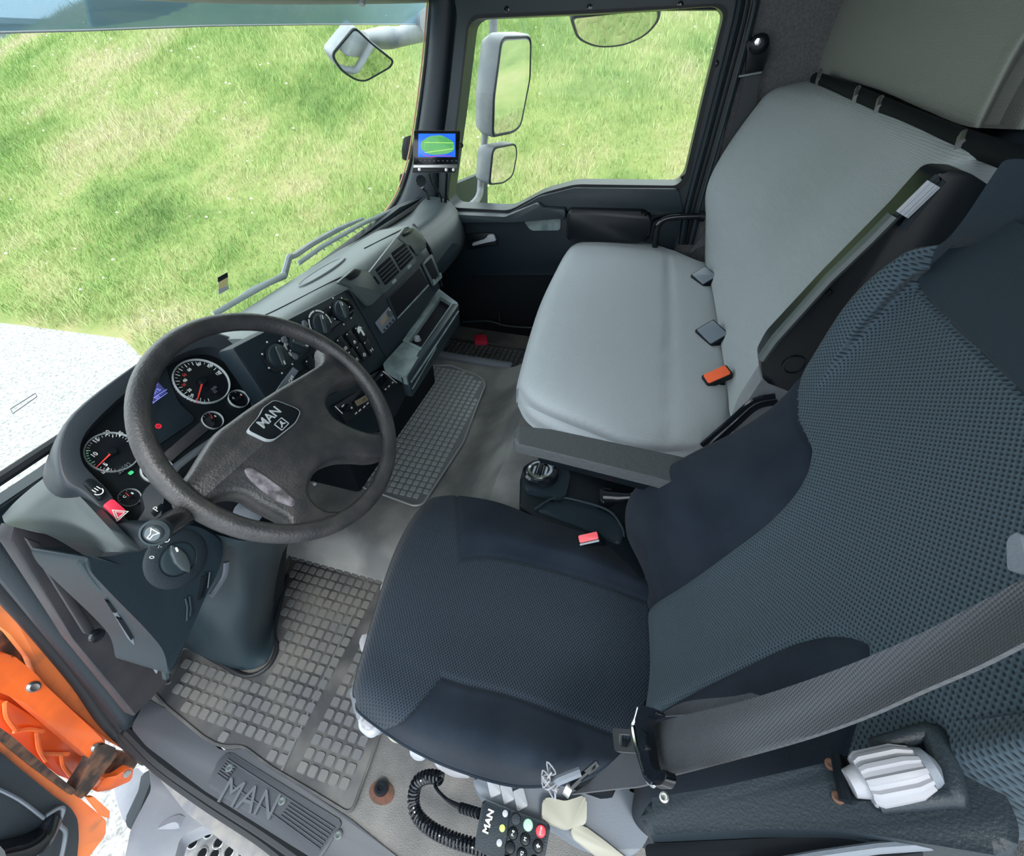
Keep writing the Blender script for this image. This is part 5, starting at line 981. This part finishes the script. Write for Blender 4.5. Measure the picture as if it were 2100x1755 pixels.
b = B(); b.plate(f, rr(.042, .016, .003), 0, .004, .0015); b.o('release_button', mat('pink red button', (.75, .10, .12), .35), t9)
b = B(); b.plate(f.sh(0, -.012, 0), rr(.042, .003, .001), 0, .003); b.o('buckle_slot', greyp, t9)
t9 = thing('seat_bracket', 'glossy metal seat bracket in the gap beside the driver seat backrest', 'bracket', px(1262, 1130, Zp(.32)))
b = B(); b.tube([px(*q, Zp(.34)) for q in ((1230, 1140), (1262, 1118), (1290, 1108))], [.008, .012, .010], 10, smooth=4); b.o('bracket_arm', greyp, t9)
b = B(); b.tube([px(1245, 1150, Zp(.32)), px(1290, 1128, Zp(.33))], .015, 12); b.o('recliner_tube', gloss, t9)
# ------------------------------------------------------------------ driver belt, tongue
t = thing('driver_belt', 'wide dark webbing seat belt crossing the driver backrest down to its tongue', 'seat belt', px(1700, 1450, nD))
nB = PL((0, 1, .25), (0, -.06, .385)); K = lambda u, v, o=0: px(u, v, PL((0, 1, .25), (0, -.06+o, .385)))
up_ = [(1342, 1482), (1420, 1462), (1520, 1438), (1640, 1400), (1760, 1355), (1880, 1302), (1990, 1245), (2110, 1180)]
lo_ = [(1348, 1596), (1430, 1575), (1530, 1548), (1660, 1510), (1780, 1466), (1890, 1416), (2000, 1368), (2110, 1312)]
G = [[K(a[0]+(c[0]-a[0])*k/3, a[1]+(c[1]-a[1])*k/3, .004*math.sin(k*1.0+i*.6)) for k in range(4)] for i, (a, c) in enumerate(zip(up_, lo_))]
def uvb(c): return np.stack([c[:, 0]*1.3+c[:, 2], c[:, 2]*1.3-c[:, 0]], 1)
b = B(); b.sheet(dense(G, 6, 4), .003, (0, 1, .25)); b.o('webbing', beltm, t, angle=80, uvf=uvb)
G = [[K(1338, 1475, -.015), K(1352, 1470, -.015), K(1360, 1468, -.015)], [K(1400, 1440, -.02), K(1420, 1450, -.02), K(1440, 1462, -.02)], [K(1500, 1428, -.02), K(1520, 1436, -.02), K(1540, 1440, -.02)], [K(1540, 1420, -.02), K(1560, 1426, -.02), K(1580, 1428, -.02)]]
b = B(); b.sheet(dense(G, 4, 3), .003, (0, 1, .2)); b.o('rear_fold', beltm, t, angle=80, uvf=uvb)
G = [[K(1342, 1500), K(1344, 1550), K(1346, 1600)], [K(1290, 1530, .004), K(1300, 1575, .004), K(1310, 1612, .004)], [K(1245, 1572, .0), K(1250, 1600, .0), K(1255, 1618, .0)], [K(1190, 1618, -.01), K(1180, 1622, -.01), K(1172, 1628, -.01)]]
b = B(); b.sheet(dense(G, 5, 4), .003, (0, 1, .25)); b.o('lower_webbing', beltm, t, angle=80, uvf=uvb)
t = thing('belt_tongue', 'chrome edged belt tongue with black plastic slider on the driver belt', 'belt tongue', K(1330, 1540))
kf = F(K(1330, 1540, .012), nB[0], (1, 0, 0)); KT = lambda L, c0, c1, m, n, bev=.002, r=.006: B().pp(kf, L, c0, c1, bev, r).o(n, m, t)
KT([(1318, 1462), (1332, 1452), (1362, 1460), (1366, 1470), (1344, 1476), (1342, 1500), (1352, 1570), (1362, 1590), (1385, 1585), (1388, 1600), (1380, 1618), (1352, 1618), (1338, 1600), (1328, 1540), (1320, 1500)], .0, .010, gloss, 'slider', .003)
b = B(); b.tube([kf.p(*kf.uv(*q), .008) for q in ((1324, 1456), (1318, 1478), (1312, 1495), (1318, 1530), (1328, 1560), (1342, 1600), (1356, 1615))], .003, 8, smooth=4); b.o('metal_edge', chrome, t)
o_ = [kf.uv(*q) for q in ((1264, 1496), (1312, 1500), (1324, 1548), (1270, 1544))]; i_ = [kf.uv(*q) for q in ((1278, 1508), (1302, 1510), (1308, 1538), (1280, 1534))]
o_ = rpoly(o_, .005); i_ = rpoly(i_, .003); b = B(); b.ring(kf, o_, i_, .002, .006); b.o('tongue_plate', steel, t)
KT([(1330, 1505), (1346, 1508), (1352, 1548), (1336, 1545)], .008, .013, black, 'slider_grip', .001)
t = thing('belt_anchor', 'frayed twisted tie and black strap end at the lower belt anchor', 'strap', px(1150, 1610, Zp(.44)))
za = lambda u, v, z=.44: px(u, v, Zp(z))
b = B(); b.tube([za(1128, 1606), za(1140, 1604, .45), za(1150, 1598, .455), za(1190, 1582, .46)], .006, 8, smooth=4); b.o('grey_tie', greyd, t)
b = B(); b.tube([za(1168, 1616), za(1195, 1590, .45), za(1226, 1564, .46)], .004, 8); b.o('black_clip', gloss, t)
for k in range(9):
    b = B(); q = V(*za(1128, 1602, .45)); L = [q+rng.normal(size=3)*.008 for _ in range(4)]; b.tube([q]+L, .0012, 5, smooth=4); b.o('frayed_thread', whitep, t)
b = B(); b.tube([za(1160, 1612, .435), za(1172, 1622, .435)], .010, 10); b.o('anchor_nut', steel, t)
# ------------------------------------------------------------------ remote control with coiled cord
t = thing('remote_control', 'black hand remote with round buttons hanging beside the driver seat', 'remote control', px(1050, 1690, Zp(.25)))
p = px(1050, 1690, Zp(.30)); fr2 = F(p, (0, -.0, 1), (px(1105, 1662, Zp(.30))-px(1048, 1640, Zp(.30))))
fr2 = F(p, (0, 0, 1), px(1128, 1700, Zp(.30))-px(990, 1640, Zp(.30)))
rb = B(); rb.pp(fr2, [(990, 1638), (1130, 1690), (1112, 1790), (1050, 1780), (972, 1738)], -.022, 0, .004, .006); rb = rb.o('remote_body', shell, t)
bt = [(1058, 1680, shell), (1083, 1691, mat('green button', (.30, .48, .38), .4)), (1109, 1704, mat('red stop button', (.75, .05, .07), .4)), (1052, 1709, black), (1077, 1721, black), (1103, 1735, black), (1046, 1738, black), (1070, 1752, black), (1096, 1768, black), (1040, 1768, black)]
for u, v, m in bt:
    bb = B(); bb.lathe(fr2.at(u, v), [(.0078, 0), (.0078, .0015), (.0065, .0035), (0, .0045)], 22); bb = bb.o('remote_button', m, t)
    if u in (1083, 1109, 1052, 1077, 1103, 1070, 1096):
        b = B(); g = fr2.at(u, v, .0046).sh(0, 0, 0, math.pi/2); 
        if u == 1109: b.text(g, 'STOP', .0042)
        elif u == 1052: b.text(g, 'P·8', .0055)
        elif u == 1103: b.plate(g, [(-.003, 0), (0, .003), (.003, 0), (.001, 0), (.001, -.003), (-.001, -.003), (-.001, 0)], 0, .0004)
        else: b.text(g, {1083: '✓', 1077: 'M', 1070: 'M2', 1096: 'N'}.get(u, 'M'), .006)
        b.o('button_symbol', markw, bb, recalc=False)
for u, v, m in ((1036, 1668, greyp), (1030, 1698, mat('green lamp', (.35, .6, .12), .4, emit=(.4, .8, .1), estr=.6)), (1024, 1728, greyp)):
    b = B(); b.lathe(fr2.at(u, v), [(.0045, 0), (.0042, .002), (0, .003)], 14); b.o('indicator_lamp', m, t)
b = B(); b.text(fr2.at(1002, 1684, .0008).sh(0, 0, 0, math.pi/2), 'MAN', .013, bold=.0004); b.o('lettering', markw, rb, recalc=False)
b = B(); b.tube([fr2.p(*fr2.uv(1046, 1660), .0003), fr2.p(*fr2.uv(1034, 1770), .0003)], .0008, 5); b.o('panel_line', black, rb)
t = thing('coiled_cord', 'glossy black coiled cable looping over the floor beside the driver seat', 'cable', px(870, 1640, Zp(.1)))
path = crm([px(*q) for q in ((905, 1596, Zp(.16)), (880, 1592, Zp(.15)), (856, 1604, Zp(.13)), (848, 1640, Zp(.11)), (856, 1672, Zp(.11)), (885, 1700, Zp(.12)), (930, 1722, Zp(.13)), (980, 1738, Zp(.14)), (1060, 1775, Zp(.15)))], 60)
P_ = np.array(path); d = np.r_[0, np.cumsum(np.linalg.norm(np.diff(P_, axis=0), axis=1))]; nn = int(d[-1]/.0072*14); s_ = np.linspace(0, d[-1], nn); C_ = np.stack([np.interp(s_, d, P_[:, k]) for k in range(3)], 1)
T = np.gradient(C_, axis=0); T /= np.linalg.norm(T, axis=1)[:, None]; U = np.cross(T, V(0, 0, 1)); U /= np.linalg.norm(U, axis=1)[:, None]; W_ = np.cross(T, U); ph = s_/.0072*2*math.pi
C_ = C_+.0095*(U*np.cos(ph)[:, None]+W_*np.sin(ph)[:, None]); b = B(); b.tube(list(C_), .0030, 6); b.o('coil', gloss, t)
b = B(); b.tube([px(905, 1596, Zp(.16)), px(892, 1610, Zp(.17)), px(915, 1638, Zp(.20)), px(950, 1658, Zp(.25)), px(985, 1668, Zp(.29))], [.003, .003, .003, .005, .005], 8, smooth=8); b.o('lead', gloss, t)
b = B(); [b.tube([px(945+k*7, 1656+k*2.2, Zp(.245+k*.008)), px(948+k*7, 1657+k*2.2, Zp(.248+k*.008))], .0075, 10) for k in range(6)]; b.o('strain_relief', black, t)
# ------------------------------------------------------------------ reversing monitor on the pillar
ms = px(895, 305, Xp(1.72)); fm = F(ms, (-.86, -.46, .16), px(944, 268, Xp(1.72))-px(849, 267, Xp(1.78)))
t = thing('reversing_monitor', 'small black monitor with blue and green camera picture on the windscreen pillar', 'monitor', ms-V(0, 0, .12))
MP = lambda L, c0, c1, m, n, bev=.002, r=.004, par=None: B().pp(fm, L, c0, c1, bev, r).o(n, m, par or t)
MP([(849, 267), (944, 268), (939, 343), (847, 342)], -.028, 0, gloss, 'monitor_body')
scr = MP([(858, 274), (934, 274), (934, 322), (857, 322)], 0, .002, mat('blue screen', (.02, .06, .4), .2, emit=(.015, .12, .75), estr=.9, col2=(.02, .12, .5), nscale=20), 'screen', .0004, 0)
MP([(862, 292), (880, 279), (905, 277), (930, 290), (933, 308), (915, 316), (885, 318), (864, 308)], .002, .0026, mat('green picture', (.05, .2, .05), .3, emit=(.06, .30, .10), estr=.9, col2=(.10, .26, .04), nscale=30), 'camera_picture', .0002, .012, scr)
b = B(); L = [(871, 292), (930, 293), (929, 305), (871, 313)]; b.tube([fm.p(*fm.uv(*q), .003) for q in L], .0007, 5, True); b.o('guide_lines', mat('yellow green lines', (.5, .7, .1), .4, emit=(.5, .75, .15), estr=1), scr)
b = B(); b.tube([fm.p(*fm.uv(*q), .003) for q in ((868, 318), (885, 321), (905, 319), (925, 321))], .0007, 5, smooth=4); b.o('red_line', redlamp, scr)
b = B(); [b.plate(fm.at(853+k*9.2, 329+k*.1, .0), rr(.006, .0025, .0005), 0, .0016) for k in range(1, 10)]; b.o('monitor_buttons', greyd, t)
MP([(848, 338), (938, 337), (937, 343), (848, 344)], .0, .006, steel, 'metal_strip', .001, .001)
MP([(846, 344), (935, 345), (934, 354), (846, 354)], -.03, .0, black, 'mount_plate')
for u, v in ((915, 348), (930, 348), (860, 347)):
    b = B(); b.lathe(fm.at(u, v), [(.006, 0), (.006, .004), (0, .005)], 12); b.o('mount_screw', steel, t)
b = B(); b.lathe(fm.at(946, 298), [(.008, -.02), (.008, .0), (0, .002)], 12); b.o('side_knob', black, t)
A = px(863, 371, Xp(1.9)); fk2 = F(A, (-.8, -.5, .3), (0, -1, 0)); kn = B(); n_ = 40; f = fk2; RR = [[.022*(1 if k % 4 < 2 else .93) for k in range(n_)]]
v0 = kn.vs([f.p(r*math.cos(2*math.pi*k/n_), r*math.sin(2*math.pi*k/n_), -.01) for k, r in enumerate(RR[0])]); v1 = kn.vs([f.p(r*math.cos(2*math.pi*k/n_), r*math.sin(2*math.pi*k/n_), .008) for k, r in enumerate(RR[0])])
kn._f(v1); [kn._f([v0[k], v0[(k+1) % n_], v1[(k+1) % n_], v1[k]]) for k in range(n_)]; kn.o('clamp_knob', black, t)
b = B(); b.tube([px(866, 384, Xp(1.93)), px(876, 396, Xp(1.95)), px(880, 425, Xp(1.96))], [.008, .007, .012], 8, smooth=4); b.o('clamp_arm', shell, t)
b = B(); b.tube([px(880, 356, Xp(1.85)), px(888, 380, Xp(1.90)), px(903, 400, Xp(1.93)), px(906, 424, Xp(1.95))], .004, 8, smooth=5); b.o('monitor_cable', black, t)
b = B(); b.tube([px(916, 354, Xp(1.9)), px(914, 400, Xp(1.95)), px(912, 436, Xp(1.97))], .007, 8); b.o('mount_post', black, t)
# ------------------------------------------------------------------ outside mirrors
def mirror(name, label, cat, gl, fr, depth, housing, sc=.9, rimw=1.06, dirty=None):
    t = thing(name, label, cat, fr.p(0, 0, -depth)); P = rpoly([tuple(fr.uv(q[0], q[1]))+((q[2],) if len(q) > 2 else ()) for q in gl], .02); P = np.array(P); m_ = P.mean(0)
    b = B(); rings = [b.vs([fr.p(*(m_+(q-m_)*k), c) for q in P]) for k, c in ((rimw*.97, .004), (rimw, -.004), (rimw*1.0, -depth*.55), (rimw*sc, -depth*.92), (rimw*sc*.85, -depth))]
    b._f(rings[0]); b._f(rings[-1][::-1])
    for A, C_ in zip(rings, rings[1:]): [b._f([A[i], A[(i+1) % len(A)], C_[(i+1) % len(A)], C_[i]]) for i in range(len(A))]
    b.o('housing', housing, t, angle=50)
    b = B(); b.tube([fr.p(*(m_+(q-m_)*1.01), .003) for q in P], .005, 8, True); b.o('rubber_rim', shell, t)
    b = B(); b.plate(fr, [tuple(m_+(q-m_)*.96) for q in P], .004, .0055); b.o('mirror_glass', mirror_, t); return t
mg = mat('weathered grey mirror housing', (.20, .225, .245), .5, col2=(.27, .29, .30), nscale=12)
O_ = px(1040, 170, Xp(2.42)); f = F(O_, (-.60, -1.20, -.12), (.78, -.62, 0))
t = mirror('wing_mirror', 'tall grey main wing mirror outside the passenger window', 'mirror', [(1028, 78, .03), (1087, 76, .03), (1085, 160), (1066, 258, .04), (1050, 270, .02), (1010, 278, .02), (1012, 200)], f, .13, mg)
O_ = px(1032, 335, Xp(2.42)); f = F(O_, (-.55, -1.15, -.05), (.78, -.62, 0))
mirror('wing_mirror', 'small grey wide-angle mirror mounted below the tall wing mirror', 'mirror', [(1010, 304, .03), (1056, 295, .03), (1058, 318), (1050, 360, .03), (1030, 374, .02), (1003, 377, .02)], f, .11, mg)
t = thing('mirror_arm', 'bent grey tube carrying the two wing mirrors outside the passenger window', 'tube', px(966, 425, Xp(2.2)))
b = B(); b.tube([px(*q) for q in ((1016, -20, Xp(2.50)), (1013, 40, Xp(2.50)), (1004, 150, Xp(2.52)), (994, 280, Xp(2.50)), (986, 372, Xp(2.46)), (984, 396, Xp(2.42)), (976, 412, Xp(2.34)), (958, 428, Xp(2.2)))], .018, 12, smooth=6); b.o('tube', mg, t)
O_ = px(1262, 55, Xp(2.38)); f = F(O_, (-.48, -.15, -.9), (0, -1, 0))
mirror('kerb_mirror', 'rounded kerb mirror hanging at the top of the passenger window', 'mirror', [(1172, 34, .02), (1350, 14, .02), (1352, 36, .03), (1326, 68, .04), (1280, 90, .05), (1225, 94, .05), (1185, 76, .04)], f, .12, mg)
O_ = px(742, 110, Yp(1.35)); f = F(O_, (-.45, -.85, -.42), (1, 0, 0))
t = mirror('front_mirror', 'angular grey front mirror on an arm outside the top right of the windscreen', 'mirror', [(726, 56, .02), (760, 88, .03), (805, 124, .03), (799, 136, .02), (748, 165, .04), (728, 162, .04), (698, 142, .04), (680, 112, .02)], f, .10, mg, .75)
b = B(); b.tube([px(*q) for q in ((745, 80, Yp(1.44)), (790, 78, Yp(1.40)), (825, 74, Yp(1.33)), (860, 60, Yp(1.2)), (890, 46, Yp(1.08)))], [.04, .05, .05, .065, .075], 14, smooth=5, ry=[.03, .045, .04, .05, .06]); b.o('mirror_arm', mg, t)
# tinted outside sun visor
t = thing('outside_sun_visor', 'blue tinted see-through sun visor across the top outside the windscreen', 'sun visor', px(400, 20, Yp(1.16)))
fv = F(px(400, 20, Yp(1.16)), (0, -1, .0), (1, 0, 0)); b = B(); b.pp(fv, [(-60, -90), (-60, 68), (-10, 67), (180, 62), (420, 53), (640, 50), (862, 50), (872, 20), (880, -90)], -.004, 0, .001, .01); vs_ = b.o('visor_panel', visg, t)
b = B(); b.tube([fv.p(*fv.uv(*q), .002) for q in ((-60, 68), (180, 62), (420, 53), (640, 50), (862, 50))], .0022, 6); b.o('visor_edge', greyp, vs_)
b = B()
for k in range(13):
    s_ = k/12; b.tube([fv.p(*fv.uv(178+18*s_, -24+76*s_), -.012), fv.p(*fv.uv(330+120*(1-s_)**.7+60*(1-s_), -60+95*s_), -.012)], .0035, 6)
b.o('ribs', visr, vs_)
# wipers
def wiper(label, arm, bl_, piv):
    t = thing('wiper', label, 'wiper', px(*piv, Yp(1.0)), 'windscreen wipers'); Y1 = lambda L, y: [px(*q, Yp(y)) for q in L]
    b = B(); b.tube(Y1(arm, 1.02), [.010]+[.009]*(len(arm)-2)+[.005], 8, smooth=3); b.o('wiper_arm', mg, t)
    b = B(); b.tube(Y1(bl_, 1.0), [.003, .005, .005, .003][:len(bl_)] if len(bl_) == 4 else .005, 8, ry=.008); b.o('wiper_blade', silver, t)
    A, C_ = np.array(bl_[0]), np.array(bl_[-1]); m = B()
    for k in range(1, 12): q = A+(C_-A)*k/12; m.tube([px(q[0]-3, q[1]-5, Yp(1.012)), px(q[0]+7, q[1]-1, Yp(1.004))], .003, 6)
    m.o('blade_yoke', silver, t)
wiper('grey windscreen wiper lying low outside the glass beyond the dashboard top', [(582, 566), (588, 545), (594, 526), (604, 524), (640, 500), (694, 470), (745, 448)], [(612, 540), (660, 506), (740, 460), (802, 432)], (582, 566))
wiper('grey windscreen wiper low outside the glass just beyond the steering wheel', [(582, 566), (560, 576), (520, 594), (480, 620)], [(438, 645), (480, 620), (530, 592), (586, 562)], (500, 600))
# stickers and marks on the glass
gy = F((0, .960, 0), (0, -1, 0), (1, 0, 0)); t = thing('flag_sticker', 'small black, yellow and white flag sticker stuck to the windscreen', 'sticker', px(457, 600, Yp(.958)))
for L, m, n in (([(446, 569), (466, 558), (467, 568), (447, 579)], black, 'black_band'), ([(447, 579), (467, 568), (467, 585), (447, 594)], mat('pale yellow', (.55, .50, .22), .5), 'yellow_band'), ([(447, 594), (468, 585), (469, 592), (449, 604)], greyp, 'white_band')):
    b = B(); b.pp(gy, L, 0, .001, 0); b.o(n, m, t)
b = B(); L = [gy.p(*gy.uv(*q), .001) for q in ((21, 838), (72, 806), (75, 813), (25, 848))]; b.tube(L, .0008, 4, True); o = b.o('clear_sticker', greyd); tag(o, 'faint outline of a clear sticker low on the windscreen above the pale gravel', 'sticker')
t = thing('windscreen_hinge', 'two small black hinge brackets outside the passenger side windscreen pillar', 'bracket', px(824, 385, Xp(2.12)))
for L in ([(828, 282), (840, 278), (838, 320), (833, 330), (825, 326), (824, 305)], [(820, 358), (832, 354), (830, 374), (822, 388), (819, 384)]):
    b = B(); b.pp(F((2.12, 0, 0), (-1, 0, 0), (0, -1, 0)), L, -.03, .0, .003, .004); b.o('bracket_leaf', black, t)
# small leftovers
b = B(); b.pp(F((0, 0, .02), (0, 0, 1)), [(972, 690), (996, 688), (1000, 702), (974, 704)], -.015, .01, .004, .006); o = b.o('plastic_scrap', red); tag(o, 'small red item lying at the far edge of the passenger footwell mat', 'item')
b = B(); b.lathe(F(px(645, 992, Yp(.62)), (-.4, -.8, .4)), [(.004, -.01), (.004, .003), (0, .005)], 12); o = b.o('white_cap', whitep, BASE and [k for k in BASE if k.name == 'steering_column'][0])
b = B(); b.pp(F(px(2090, 1140, PL((0, 1, .25), (0, -.10, .385))), (0, -1, -.25), (1, 0, 0)), [(2084, 1112, .004), (2110, 1095, .004), (2130, 1180), (2086, 1180, .004)], -.006, .0, .002); b.o('backrest_side_cap', greyd, [k for k in BASE if k.name == 'truck_seat'][0])
